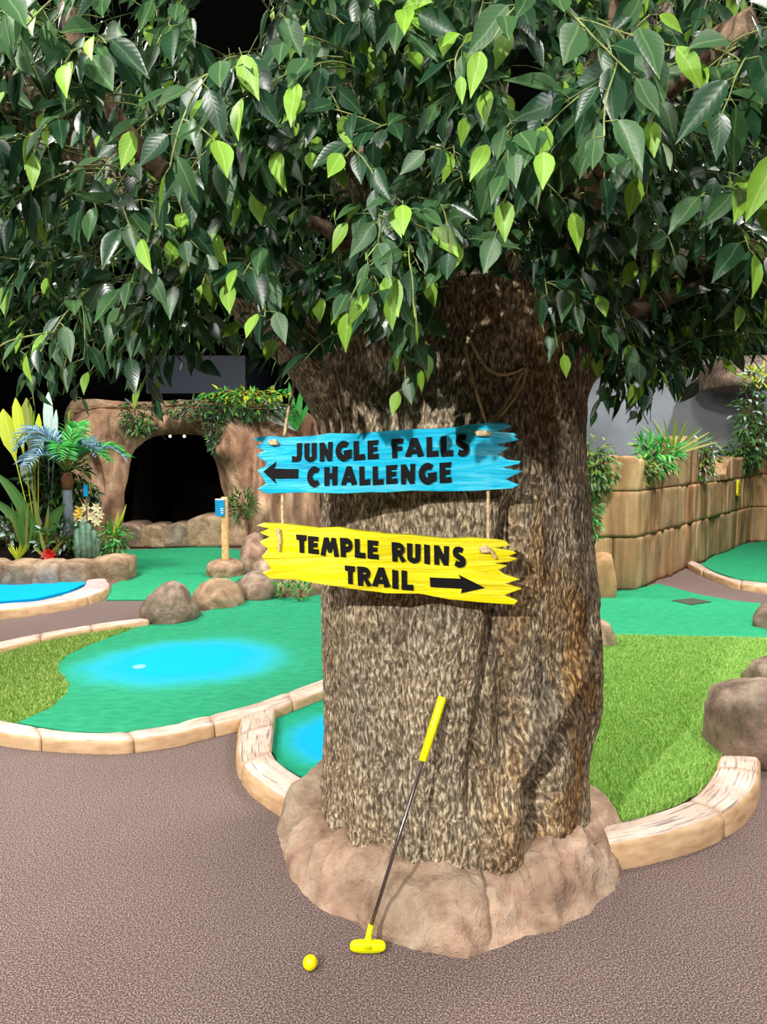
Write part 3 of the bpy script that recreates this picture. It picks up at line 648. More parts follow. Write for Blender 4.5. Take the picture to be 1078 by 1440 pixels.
# hanging sprays that shape the lower rim of the crown and the nearest boughs: (x, y, depth, dx, length, size)
HERO = [(500, 95, 1.75, -0.5, 0.22, 1.0), (545, 60, 1.75, 0.3, 0.2, 1.0), (470, 90, 1.7, -0.9, 0.34, 1.05), (410, 140, 1.75, -0.8, 0.2, 1.0),
        (590, 340, 2.05, -0.1, 0.5, 0.9), (572, 390, 2.0, 0.0, 0.34, 0.85), (584, 400, 2.0, 0.0, 0.36, 0.85), (783, 390, 2.0, 0.0, 0.24, 0.85), (575, 300, 2.05, 0.1, 0.30, 0.95), (600, 250, 2.05, 0.1, 0.34, 0.9), (650, 230, 2.0, 0.3, 0.28, 0.95), (640, 150, 1.95, 0.2, 0.3, 1.0), (628, 60, 1.9, 0.1, 0.3, 1.05),
        (800, 370, 2.05, -0.3, 0.22, 0.95), (815, 350, 2.0, 0.0, 0.2, 0.9), (960, 130, 1.5, 0.3, 0.34, 1.05), (1000, 110, 1.5, 0.2, 0.4, 1.05), (930, 120, 1.6, -0.7, 0.34, 1.05), (880, 140, 1.62, -0.9, 0.3, 1.05),
        (840, 170, 1.75, -0.8, 0.28, 1.0), (1050, 100, 1.5, 0.1, 0.42, 1.0), (1060, 200, 1.55, 0.1, 0.34, 1.0), (1030, 300, 1.65, 0.0, 0.3, 1.0), (1010, 330, 1.7, -0.1, 0.26, 1.0), (820, 190, 1.8, -0.3, 0.24, 0.9), (770, 200, 1.85, -0.4, 0.26, 0.9), (720, 180, 1.95, -0.2, 0.28, 0.95),
        (330, 390, 2.1, -0.9, 0.3, 0.95), (350, 380, 2.1, -0.5, 0.28, 0.95), (380, 390, 2.1, 0.3, 0.26, 0.95), (420, 400, 2.15, 0.5, 0.26, 0.95), (300, 420, 2.15, -0.8, 0.22, 0.95), (360, 330, 2.05, -0.2, 0.26, 1.0),
        (200, 150, 1.7, -0.5, 0.3, 1.0), (160, 240, 1.75, -0.9, 0.26, 1.05), (120, 220, 1.75, -0.6, 0.3, 1.0), (60, 210, 1.7, -0.4, 0.3, 1.05), (30, 260, 1.75, 0.0, 0.3, 1.05), (80, 290, 1.85, 0.3, 0.28, 1.0),
        (170, 300, 1.85, 0.4, 0.3, 1.0), (230, 290, 1.95, 0.3, 0.3, 1.0), (250, 180, 1.85, 0.5, 0.3, 1.0), (210, 70, 1.7, 0.4, 0.3, 1.05), (100, 60, 1.65, -0.4, 0.3, 1.05), (20, 60, 1.6, -0.2, 0.34, 1.05), (140, 110, 1.7, 0.2, 0.3, 1.0),
        (60, 400, 2.6, -0.3, 0.4, 0.9), (120, 420, 2.7, -0.2, 0.4, 0.9), (30, 430, 2.7, 0.1, 0.4, 0.9), (170, 440, 2.7, 0.2, 0.36, 0.9), (210, 430, 2.6, 0.1, 0.5, 0.9), (90, 450, 2.8, 0.1, 0.34, 0.9),
        (840, 450, 2.7, 0.1, 0.42, 0.95), (870, 430, 2.8, 0.3, 0.5, 0.95), (900, 420, 2.8, 0.4, 0.4, 0.95), (930, 430, 2.9, 0.3, 0.36, 0.95), (960, 420, 2.9, 0.4, 0.3, 0.9), (850, 500, 2.95, -0.1, 0.34, 0.95), (842, 520, 2.9, 0.0, 0.26, 0.9), (862, 530, 2.95, 0.1, 0.24, 0.9), (885, 525, 2.9, 0.2, 0.22, 0.9), (925, 500, 2.95, 0.3, 0.2, 0.9), (890, 480, 2.6, 0.1, 0.36, 0.95),
        (440, 420, 2.3, 0.4, 0.26, 0.95), (455, 410, 2.1, 0.1, 0.26, 0.9), (430, 430, 2.12, 0.2, 0.24, 0.9), (490, 400, 2.1, 0.2, 0.26, 0.9), (520, 390, 2.1, 0.1, 0.24, 0.9), (540, 370, 2.08, 0.1, 0.3, 0.9), (475, 440, 2.14, 0.0, 0.2, 0.85), (410, 440, 2.14, 0.1, 0.2, 0.9), (480, 400, 2.3, 0.2, 0.3, 0.9), (380, 440, 2.9, 0.2, 0.3, 0.9), (360, 460, 3.0, 0.0, 0.26, 0.9), (1040, 400, 2.4, 0.2, 0.3, 0.95), (1075, 390, 2.4, 0.2, 0.3, 0.95), (990, 420, 2.5, 0.0, 0.26, 0.95)]
for x, y, dep, dx, ln, sz in HERO:
    for rep in range(4 if (x > 820 and y > 400 and x < 970) else 2):
        s = P(x + rng.uniform(-14, 14) * rep, y + rng.uniform(-18, 8) * rep, dep + 0.06 * rep)
        sprig(s, Vector((dx + rng.uniform(-0.2, 0.2), -0.35 + rng.uniform(-0.2, 0.15), 0.1)), ln, 30, sz * 1.1, lime=0.12, tips=1)
# four loose sprays that dangle clear of the rim in front of the bark and the hall behind
for x, y, dep, ln in ((572, 385, 1.98, 0.30), (590, 375, 2.0, 0.26), (785, 385, 1.98, 0.2), (212, 505, 2.55, 0.2), (40, 490, 2.6, 0.2), (100, 500, 2.65, 0.18)):
    sprig(P(x, y, dep), Vector((rng.uniform(-0.1, 0.1), -0.05, -1)), ln, 1000, 0.9, lime=0.15, tips=2, side=False, droop=1.0)
# the body of the crown: a drooping dome of sprays around the trunk
EC = Vector((0.25, 2.75, 2.75)); ER = Vector((2.0, 1.25, 1.1))
cnt = 0
while cnt < 1050:
    u = Vector((rng.gauss(0, 1), rng.gauss(0, 1), rng.gauss(0, 1))).normalized()
    t = rng.random() ** 0.35 * 1.0 if cnt < 700 else rng.uniform(0.3, 0.85)
    p = Vector((EC.x + u.x * ER.x * t, EC.y + u.y * ER.y * t, EC.z + u.z * ER.z * t))
    if p.y < 1.35: continue
    x, y, d = project(p)
    if (not (-150 < x < 1230) or y < -220) and rng.random() < 0.62: continue
    if -60 < x < 1140 and y > interp(x, LOW) - 25 and y < 1440: continue
    if p.z < 2.2 and (Vector((p.x, p.y, 0)) - TC).length < 0.5: continue
    o = Vector((u.x, u.y, 0)); sprig(p, o * 0.8 + Vector((rng.uniform(-.4, .4), rng.uniform(-.5, .1), rng.uniform(-0.2, 0.3))), rng.uniform(0.26, 0.5), 0, rng.uniform(0.85, 1.05), lime=0.05, tips=1)
    cnt += 1

def leaf_matrix(l):
    b, x, y, z, ln, m, v = l
    return np.array([[x.x * ln, y.x * ln, z.x * ln, b.x], [x.y * ln, y.y * ln, z.y * ln, b.y], [x.z * ln, y.z * ln, z.z * ln, b.z]])
MT = [leaf_matrix(l) for l in leaves]
# the 300 leaves that show largest become parts of their own; the rest is one mass
GRID = {}
samples = []
for l, m in zip(leaves, MT):
    pr = []
    for q in ((0, .25, 0), (0, .5, 0), (0, .75, 0), (.15, .45, 0), (-.15, .45, 0)):
        w_ = m[:, :3] @ np.array(q) + m[:, 3]; x, y, d = project(w_); pr.append((int(x // 9), int(y // 9), d))
    samples.append(pr)
    for x, y, d in pr:
        if d > 0.3 and GRID.get((x, y), 1e9) > d: GRID[(x, y)] = d
score = []
for i, (l, m, pr) in enumerate(zip(leaves, MT, samples)):
    vis = sum(1 for x, y, d in pr if d > 0.3 and 0 <= x < 120 and 0 <= y < 160 and d <= GRID[(x, y)] + 0.03)
    d = pr[1][2]; face = abs(l[3].dot((l[0] - CAM).normalized()))
    score.append((vis / 5.0) * l[4] ** 2 / d ** 2 * (0.25 + face))
order = np.argsort(score)[::-1]; top = set(int(i) for i in order[:300])
meshes = {}
for v in range(4):
    for mi in range(3):
        Vp, Fp, UVp = PROTO[v]; me = bpy.data.meshes.new('leaf'); me.from_pydata(Vp.tolist(), [], Fp); me.materials.append(M[LEAFMATS[mi]])
        lay = me.uv_layers.new(name='UVMap'); li = np.empty(len(me.loops), dtype=np.int32); me.loops.foreach_get('vertex_index', li)
        lay.data.foreach_set('uv', UVp.astype(np.float32)[li].ravel()); me.polygons.foreach_set('use_smooth', [True] * len(me.polygons)); me.update(); meshes[(v, mi)] = me
for i in sorted(top):
    l = leaves[i]; m = MT[i]; o = bpy.data.objects.new('leaf', meshes[(l[6], l[5])]); COL.objects.link(o)
    o.parent = tree; o.matrix_parent_inverse = Matrix.Translation(-TC)
    o.matrix_basis = Matrix([list(m[0]), list(m[1]), list(m[2]), [0, 0, 0, 1]])
VV = []; FF = []; UU = []; II = []; b = 0
for i, l in enumerate(leaves):
    if i in top: continue
    Vp, Fp, UVp = PROTO[l[6]]; m = MT[i]; VV.append(Vp @ m[:, :3].T + m[:, 3]); UU.append(UVp)
    FF += [tuple(k + b for k in f) for f in Fp]; II += [l[5]] * len(Fp); b += len(Vp)
make('leaf_mass', np.vstack(VV), FF, [M[k] for k in LEAFMATS], tree, True, np.vstack(UU), II, 'stuff')
V, Fc = merge([tube(p, r, 4, False) for p, r in twigs]); make('twig_mass', V, Fc, M['twig'], tree, True, kind='stuff')
print('leaves', len(leaves), 'twigs', len(twigs))

# ------------------------------------------------------------------ rock border round the trunk
border = empty('rock_border', TC, 'pinkish tan sculpted rock border around the foot of the tree', 'rock border')
outer_px = [(862, 1150), (876, 1185), (873, 1225), (850, 1270), (800, 1300), (740, 1320), (690, 1337), (655, 1346), (600, 1336), (545, 1322), (500, 1297), (450, 1277), (425, 1258), (402, 1210), (391, 1178), (392, 1150)]
tab = []
for x, y in outer_px:
    g = G(x, y) - TC; tab.append((math.atan2(g.x, -g.y), math.hypot(g.x, g.y)))
tab.sort(); tab = [(-math.pi, 0.70), (tab[0][0] - 0.35, 0.72)] + tab + [(tab[-1][0] + 0.35, 0.72), (math.pi, 0.70)]
edges = [-2.9, -2.1, -1.48, -0.98, -0.55, 0.02, 0.42, 0.92, 1.4, 2.1, 2.75, 3.383]
for k in range(len(edges) - 1):
    a0, a1 = edges[k] - 0.06, edges[k + 1] + 0.06; na, ns = 40, 30; V = []; Fc = []
    T, S = np.meshgrid(np.linspace(0, 1, na + 1), np.linspace(0, 1, ns + 1), indexing='ij'); Aa = a0 + (a1 - a0) * T
    ro = np.interp((Aa + math.pi) % (2 * math.pi) - math.pi, [q[0] for q in tab], [q[1] for q in tab]); e = np.clip(np.sin(np.pi * T) * 2.4, 0, 1) ** 0.6
    hgt = 0.13 + 0.03 * math.sin(k * 2.3); rr = ro * (1 - S) + 0.40 * S - (1 - e) * 0.03 * (1 - S)
    Zb = hgt * (1 - (1 - np.minimum(1, S * 1.6)) ** 2.2) * (0.80 + 0.20 * e) + 0.02 * S
    nz = fbm(rr * np.sin(Aa) * 5 + k, rr * np.cos(Aa) * 5, Zb * 5, 60 + k, 4); n2 = 1 - np.abs(fbm(rr * np.sin(Aa) * 9 + k, rr * np.cos(Aa) * 9, Zb * 6, 90 + k, 3)) * 2.5
    Zb = Zb + (nz * 0.055 + n2 * 0.014) * np.minimum(1, S * 5); rr = rr + (nz * 0.04 + n2 * 0.012) * np.where(S > 0.02, 1, 0.5)
    Zb[:, 0] = 0.0; W3 = np.stack([TC.x + rr * np.sin(Aa), TC.y - rr * np.cos(Aa), np.maximum(Zb, 0)], -1); flat = np.array([1, 1, 0])
    V = np.concatenate([W3[:1] * flat, W3, W3[-1:] * flat]).reshape(-1, 3).tolist(); na += 2
    for i in range(na):
        for j in range(ns): Fc.append((i * (ns + 1) + j, (i + 1) * (ns + 1) + j, (i + 1) * (ns + 1) + j + 1, i * (ns + 1) + j + 1))
    make('rock', V, Fc, M['rock_pink'], border)

# ------------------------------------------------------------------ lettered signs
def Q(base, sc):
    return lambda X, Y: (base[0] + X / sc, base[1] + Y / sc)
SY = 2.215
def sign_panel(name, outline, mat, label, thick=0.028):
    pts = [P(x, y, SY) for x, y in outline]; c = sum(pts, Vector()) / len(pts)
    root = empty(name, (c.x, SY + thick / 2, min(p.z for p in pts)), label, 'sign')
    bm = bmesh.new(); vs = [bm.verts.new(p) for p in pts]; f = bm.faces.new(vs)
    r = bmesh.ops.extrude_face_region(bm, geom=[f]); 
    for g in r['geom']:
        if isinstance(g, bmesh.types.BMVert): g.co.y += thick
    front = [e for e in bm.edges if all(abs(v.co.y - SY) < 1e-6 for v in e.verts)]
    bmesh.ops.bevel(bm, geom=front, offset=0.004, segments=2, affect='EDGES', profile=0.6)
    bmesh.ops.triangulate(bm, faces=[f for f in bm.faces if len(f.verts) > 4])
    from_bm('board', bm, mat, root)
    return root
q1 = Q((340, 580), 4.9); q2 = Q((540, 580), 4.9); q3 = Q((350, 720), 5.133); q4 = Q((540, 720), 4.9)
blue_outline = [q1(*p) for p in [(75, 186), (110, 170), (200, 160), (300, 172), (490, 160), (600, 142), (800, 145), (960, 130)]] + \
    [q2(*p) for p in [(0, 128), (200, 115), (400, 110), (500, 100), (600, 80), (750, 68), (840, 70), (878, 98), (775, 130), (900, 140), (915, 158), (895, 165), (935, 188), (775, 222), (860, 243), (785, 290), (850, 325), (945, 335), (930, 355), (820, 380), (955, 405), (840, 460), (935, 500), (880, 525), (600, 540), (400, 545), (200, 540), (0, 553)]] + \
    [q1(*p) for p in [(900, 550), (700, 560), (400, 552), (170, 560), (105, 527), (165, 492), (150, 462), (103, 397), (160, 372), (170, 348), (98, 296), (150, 262), (95, 236), (142, 206)]]
yellow_outline = [q3(*p) for p in [(53, 98), (100, 80), (250, 85), (400, 105), (500, 118), (650, 112), (800, 138), (950, 150)]] + \
    [q4(*p) for p in [(0, 150), (200, 160), (420, 185), (600, 178), (780, 190), (840, 200), (870, 232), (770, 250), (890, 268), (912, 285), (860, 305), (925, 325), (860, 345), (760, 355), (850, 372), (790, 400), (830, 430), (937, 465), (840, 495), (950, 530), (830, 575), (922, 612), (900, 640), (700, 625), (450, 605), (250, 565), (0, 562)]] + \
    [q3(*p) for p in [(950, 582), (800, 565), (500, 520), (350, 492), (150, 482), (95, 440), (155, 415), (140, 380), (88, 325), (135, 267), (73, 216), (150, 182), (73, 150), (142, 122)]]
blue = sign_panel('arrow_sign', blue_outline, M['blue_sign'], 'sky blue ragged timber sign with black jungle falls lettering and arrow')
yellow = sign_panel('arrow_sign', yellow_outline, M['yellow_sign'], 'bright yellow ragged timber sign with black temple ruins lettering and arrow')

def stroke(pts, ws):
    """ribbon polygon along a centre line in the unit letter box"""
    pts = [Vector((p[0], p[1])) for p in pts]; Lp = []; Rp = []
    for i, p in enumerate(pts):
        t = (pts[min(i + 1, len(pts) - 1)] - pts[max(i - 1, 0)]).normalized(); nrm = Vector((-t.y, t.x))
        w_ = ws[i] if hasattr(ws, '__len__') else ws; Lp.append(p + nrm * w_ / 2); Rp.append(p - nrm * w_ / 2)
    return [[tuple(Lp[i]), tuple(Lp[i + 1]), tuple(Rp[i + 1]), tuple(Rp[i])] for i in range(len(pts) - 1)]
def arc(cx_, cy_, rx, ry, a0, a1, n=9):
    return [(cx_ + rx * math.cos(R(a0 + (a1 - a0) * i / n)), cy_ + ry * math.sin(R(a0 + (a1 - a0) * i / n))) for i in range(n + 1)]
VB = lambda x0, x1, x2, x3, y0=0.0, y1=1.0: [(x0, y1), (x1, y1), (x3, y0), (x2, y0)]
GL = {
    'J': [VB(0.50, 1.0, 0.52, 0.98, 0.3, 1.0)] + stroke([(0.75, 0.34)] + arc(0.42, 0.30, 0.33, 0.17, 0, -120, 8) + [(0.02, 0.16)], [0.46] * 4 + [0.36, 0.32, 0.3, 0.28, 0.27, 0.27, 0.34]),
    'U': [VB(0.0, 0.40, 0.02, 0.38, 0.3, 1.0), VB(0.60, 1.0, 0.62, 0.98, 0.3, 1.0)] + stroke([(0.2, 0.36)] + arc(0.5, 0.32, 0.3, 0.19, 180, 360, 12) + [(0.8, 0.36)], [0.36] * 3 + [0.33, 0.3, 0.27, 0.26, 0.26, 0.26, 0.27, 0.3, 0.33] + [0.36] * 3),
    'N': [VB(0.0, 0.34, 0.02, 0.36), VB(0.66, 1.0, 0.66, 0.96), [(0.0, 1.0), (0.34, 1.0), (0.98, 0.0), (0.62, 0.0)]],
    'G': stroke(arc(0.52, 0.5, 0.36, 0.36, 50, 330, 20), [0.30] * 3 + [0.34] * 15 + [0.3] * 3) + [[(0.50, 0.52), (1.0, 0.56), (1.0, 0.12), (0.72, 0.10), (0.72, 0.34), (0.52, 0.34)]],
    'L': [VB(0.0, 0.44, 0.02, 0.48), [(0.02, 0.0), (1.0, 0.0), (0.96, 0.30), (0.3, 0.27)]],
    'E': [VB(0.0, 0.46, 0.02, 0.48), [(0.3, 1.0), (0.96, 1.0), (0.92, 0.74), (0.3, 0.76)], [(0.3, 0.62), (0.88, 0.64), (0.86, 0.40), (0.3, 0.40)], [(0.3, 0.25), (0.96, 0.27), (1.0, 0.0), (0.3, 0.0)]],
    'F': [VB(0.0, 0.46, 0.04, 0.46), [(0.3, 1.0), (1.0, 1.0), (0.96, 0.72), (0.3, 0.74)], [(0.3, 0.58), (0.90, 0.60), (0.88, 0.36), (0.3, 0.36)]],
    'A': [[(0.36, 1.0), (0.62, 1.0), (0.30, 0.02), (0.0, 0.06)], [(0.38, 1.0), (0.64, 1.0), (1.0, 0.06), (0.68, 0.0)], [(0.22, 0.40), (0.78, 0.40), (0.84, 0.18), (0.16, 0.18)]],
    'S': stroke(arc(0.5, 0.70, 0.30, 0.17, 35, 250, 14) + arc(0.5, 0.29, 0.32, 0.16, 75, -145, 14), [0.26] * 6 + [0.3] * 18 + [0.28] * 6),
    'C': stroke(arc(0.56, 0.5, 0.38, 0.37, 48, 312, 20), [0.26] * 3 + [0.36] * 15 + [0.26] * 3),
    'H': [VB(0.0, 0.38, 0.02, 0.38), VB(0.62, 1.0, 0.62, 0.98), [(0.3, 0.66), (0.7, 0.66), (0.7, 0.36), (0.3, 0.36)]],
    'T': [VB(0.28, 0.74, 0.34, 0.78), [(0.0, 1.0), (1.0, 1.0), (0.96, 0.70), (0.04, 0.72)]],
    'M': [[(0.18, 0.96), (0.40, 1.0), (0.26, 0.0), (0.0, 0.06)], [(0.62, 1.0), (0.82, 0.94), (1.0, 0.02), (0.74, 0.0)], [(0.2, 0.98), (0.42, 1.0), (0.62, 0.22), (0.42, 0.2)], [(0.60, 1.0), (0.82, 0.97), (0.58, 0.2), (0.40, 0.22)]],
    'P': [VB(0.0, 0.40, 0.08, 0.46)] + stroke([(0.2, 0.86)] + arc(0.50, 0.64, 0.32, 0.22, 90, -90, 10) + [(0.2, 0.38)], 0.29),
    'R': [VB(0.0, 0.40, 0.06, 0.42)] + stroke([(0.2, 0.86)] + arc(0.48, 0.67, 0.30, 0.19, 90, -90, 10) + [(0.2, 0.45)], 0.27) + [[(0.34, 0.5), (0.62, 0.5), (1.0, 0.08), (0.72, -0.03)]],
    'I': [VB(0.0, 0.96, 0.04, 1.0)],
}
def letter(root, ch, q, x0, x1, y0, y1, skew=0.0):
    """a raised black letter; skew is how far its right side drops, in crop units"""
    bm = bmesh.new()
    for pk, poly in enumerate(GL[ch]):
        pts = []; fy = SY - 0.005 - 0.00012 * pk
        for u, v in poly:
            X = x0 + (x1 - x0) * u; Y = y1 - (y1 - y0) * v + skew * (u - 0.5); pts.append(P(*q(X, Y), SY))
        lo = [bm.verts.new((p.x, SY + 0.002, p.z)) for p in pts]; hi = [bm.verts.new((p.x, fy, p.z)) for p in pts]
        bm.faces.new(hi); n = len(pts)
        for i in range(n): bm.faces.new((lo[i], lo[(i + 1) % n], hi[(i + 1) % n], hi[i]))
    o = from_bm('letter', bm, M['black'], root); o['label'] = 'raised black letter ' + ch
for ch, q, a, b, c, d in [('J', q1, 345, 412, 212, 337), ('U', q1, 430, 514, 212, 340), ('N', q1, 535, 624, 205, 335), ('G', q1, 646, 754, 198, 332), ('L', q1, 768, 848, 195, 327), ('E', q1, 865, 942, 192, 320),
                          ('F', q2, 52, 132, 180, 312), ('A', q2, 142, 274, 175, 308), ('L', q2, 290, 374, 168, 304), ('L', q2, 390, 476, 163, 302), ('S', q2, 486, 588, 150, 300),
                          ('C', q1, 450, 545, 376, 508), ('H', q1, 567, 657, 374, 502), ('A', q1, 682, 792, 370, 502), ('L', q1, 808, 884, 370, 499), ('L', q1, 900, 976, 370, 497),
                          ('E', q2, 12, 92, 362, 490), ('N', q2, 114, 212, 356, 492), ('G', q2, 238, 358, 350, 492), ('E', q2, 380, 464, 344, 484)]:
    letter(blue, ch, q, a, b, c, d, -6)
for ch, q, a, b, c, d in [('T', q3, 340, 416, 165, 292), ('E', q3, 426, 506, 176, 299), ('M', q3, 516, 650, 182, 320), ('P', q3, 655, 750, 188, 325), ('L', q3, 762, 840, 196, 330), ('E', q3, 854, 936, 205, 337),
                          ('R', q4, 50, 148, 210, 342), ('U', q4, 156, 250, 218, 352), ('I', q4, 274, 314, 225, 356), ('N', q4, 342, 446, 232, 364), ('S', q4, 466, 564, 238, 378),
                          ('T', q3, 690, 766, 388, 517), ('R', q3, 780, 884, 395, 532), ('A', q3, 886, 1020, 400, 542), ('I', q4, 54, 97, 400, 527), ('L', q4, 118, 202, 405, 536)]:
    letter(yellow, ch, q, a, b, c, d, 8)
def arrow(root, polys, q):
    bm = bmesh.new()
    for k, poly in enumerate(polys):
        pts = [P(*q(*p), SY) for p in poly]; n = len(pts)
        hi = [bm.verts.new((p.x, SY - 0.005 - 0.00015 * k, p.z)) for p in pts]; lo = [bm.verts.new((p.x, SY + 0.002, p.z)) for p in pts]; bm.faces.new(hi)
        for i in range(n): bm.faces.new((lo[i], lo[(i + 1) % n], hi[(i + 1) % n], hi[i]))
    o = from_bm('arrow', bm, M['black'], root); o['label'] = 'raised black arrow'
arrow(blue, [[(205, 386), (388, 390), (388, 452), (205, 455)], [(148, 408), (235, 340), (210, 420)], [(148, 408), (210, 420), (238, 492)]], q1)
arrow(yellow, [[(312, 450), (550, 460), (550, 526), (318, 514)], [(690, 520), (510, 430), (548, 492)], [(690, 520), (548, 492), (528, 556)]], q4)

# twine: two ropes carry the blue sign, two more carry the yellow one
def rope(label, runs, knots=()):
    allp = [p for r in runs for p in r]; lo = min(allp, key=lambda p: p.z)
    root = empty('hanging_rope', lo, label, 'rope')
    for r in runs:
        V, Fc = tube(catmull(r, 40), 0.005, 8); make('strand', V, Fc, M['rope'], root)
    for k, (c, d) in enumerate(knots):
        o = boulder('knot', (c.x, c.y, c.z - d[2] / 2), d, 80 + k, 'rope', root, sub=3, rough=0.25)
def surf(px, py, off=0.008):     # a point on the trunk bark along that sight line
    d = ray(px, py); t = 1.9
    for _ in range(400):
        p = CAM + d * t; a = math.atan2(p.x - TC.x, -(p.y - TC.y)); rr = math.hypot(p.x - TC.x, p.y - TC.y)
        if p.z < ZT and rr < float(trunk_radius(np.array([a]), np.array([p.z]))[0]) + off: return p
        t += 0.004
    return CAM + d * 2.5
kr = P(684, 598, SY + 0.014); kl = P(400, 612, SY + 0.014)
rope('looped jute twine from the trunk fork to the right end of the blue sign', [[surf(660, 478), surf(654, 492), P(668, 545, 2.24), kr], [surf(661, 480), surf(676, 508), surf(690, 522), surf(705, 527), surf(722, 524), surf(737, 517)], [surf(735, 522), surf(722, 545), P(705, 575, 2.26), kr], [surf(739, 518), surf(734, 540), P(715, 570, 2.26), kr + Vector((0.012, 0, 0))]],
     [(P(678, 607, SY - 0.004), (0.05, 0.026, 0.026))])
rope('thin jute twine dropping from the left limb to the blue sign', [[P(417, 505, 2.42), P(412, 545, 2.34), P(404, 585, 2.25), kl]], [(P(384, 620, SY - 0.004), (0.03, 0.022, 0.026))])
rope('short jute twine joining the left ends of the two signs', [[P(397, 688, SY + 0.014), P(397, 720, SY + 0.012), P(398, 748, SY + 0.012)], [P(391, 744, SY - 0.006), P(393, 758, SY - 0.009), P(392, 775, SY - 0.007)]], [(P(391, 745, SY - 0.005), (0.016, 0.016, 0.03))])
rope('short jute twine joining the right ends of the two signs', [[P(686, 690, SY + 0.014), P(686, 725, SY + 0.012), P(686, 762, SY + 0.012)], [P(678, 768, SY - 0.006), P(688, 772, SY - 0.010), P(697, 785, SY - 0.007)]], [(P(681, 770, SY - 0.006), (0.034, 0.02, 0.03))])

# ------------------------------------------------------------------ putter and ball
hb = G(517, 1343); gt = surf(622, 980, 0.028); gb_t = 0.30
putter = empty('golf_putter', (hb.x, hb.y, 0), 'putter with yellow head and yellow grip leaning on the tree trunk', 'golf putter')
neck = Vector((hb.x + 0.004, hb.y + 0.02, 0.06)); gm = gt.lerp(neck, 0.285)
V, Fc = tube([gt, gt.lerp(gm, 0.02), gm.lerp(gt, 0.02), gm], [0.0125, 0.0145, 0.0125, 0.0105], 14); make('grip', V, Fc, M['putter_yellow'], putter)
V, Fc = tube([gm, gm.lerp(neck, 0.5), neck], [0.0062, 0.006, 0.0055], 10); make('shaft', V, Fc, M['steel'], putter)
bm = bmesh.new(); prof = []
for i in range(40):      # rounded bar head, thicker in the middle, seen from behind
    a = 2 * math.pi * i / 40; x = 0.054 * math.copysign(abs(math.cos(a)) ** 0.55, math.cos(a)); z = 0.016 * math.copysign(abs(math.sin(a)) ** 0.7, math.sin(a))
    if z < 0: z *= 1 - 0.25 * (abs(x) / 0.054) ** 2
    prof.append((x, z + 0.0175))
rings = []
for y, sc in ((-0.013, 0.86), (-0.0105, 0.97), (0.0, 1.0), (0.0105, 0.97), (0.013, 0.86)):
    rings.append([bm.verts.new((hb.x + x * sc, hb.y + 0.013 + y, 0.0175 + (z - 0.0175) * sc + 0.001)) for x, z in prof])
for a, b in zip(rings, rings[1:]):
    for i in range(40): bm.faces.new((a[i], a[(i + 1) % 40], b[(i + 1) % 40], b[i]))
bm.faces.new(rings[0]); bm.faces.new(rings[-1][::-1]); from_bm('head', bm, M['putter_yellow'], putter, True)
V, Fc = tube([(hb.x, hb.y + 0.013, 0.02), (hb.x + 0.001, hb.y + 0.014, 0.036), (hb.x + 0.003, hb.y + 0.017, 0.052), neck + (gm - neck).normalized() * 0.02], [0.019, 0.0115, 0.0095, 0.0088], 14); make('hosel', V, Fc, M['putter_yellow'], putter)
bg = G(435, 1371); bm = bmesh.new(); bmesh.ops.create_icosphere(bm, subdivisions=4, radius=0.0214)
dirs = []
for i in range(220):
    ph = math.acos(1 - 2 * (i + 0.5) / 220); th = math.pi * (1 + 5 ** 0.5) * i; dirs.append((math.sin(ph) * math.cos(th), math.sin(ph) * math.sin(th), math.cos(ph)))
D = np.array(dirs); co = np.array([v.co[:] for v in bm.verts]); cs = (co / 0.0214) @ D.T; near = cs.max(1); ang = np.arccos(np.clip(near, -1, 1))
dep = np.where(ang < 0.095, 0.00055 * (1 - (ang / 0.095) ** 2), 0)
for v, d in zip(bm.verts, dep): v.co = v.co * (1 - d / 0.0214) + Vector((bg.x, bg.y + 0.0214, 0.0214))
tag(from_bm('golf_ball', bm, M['ball_yellow'], None, True), 'yellow golf ball on the brown carpet near the putter head', 'golf ball')

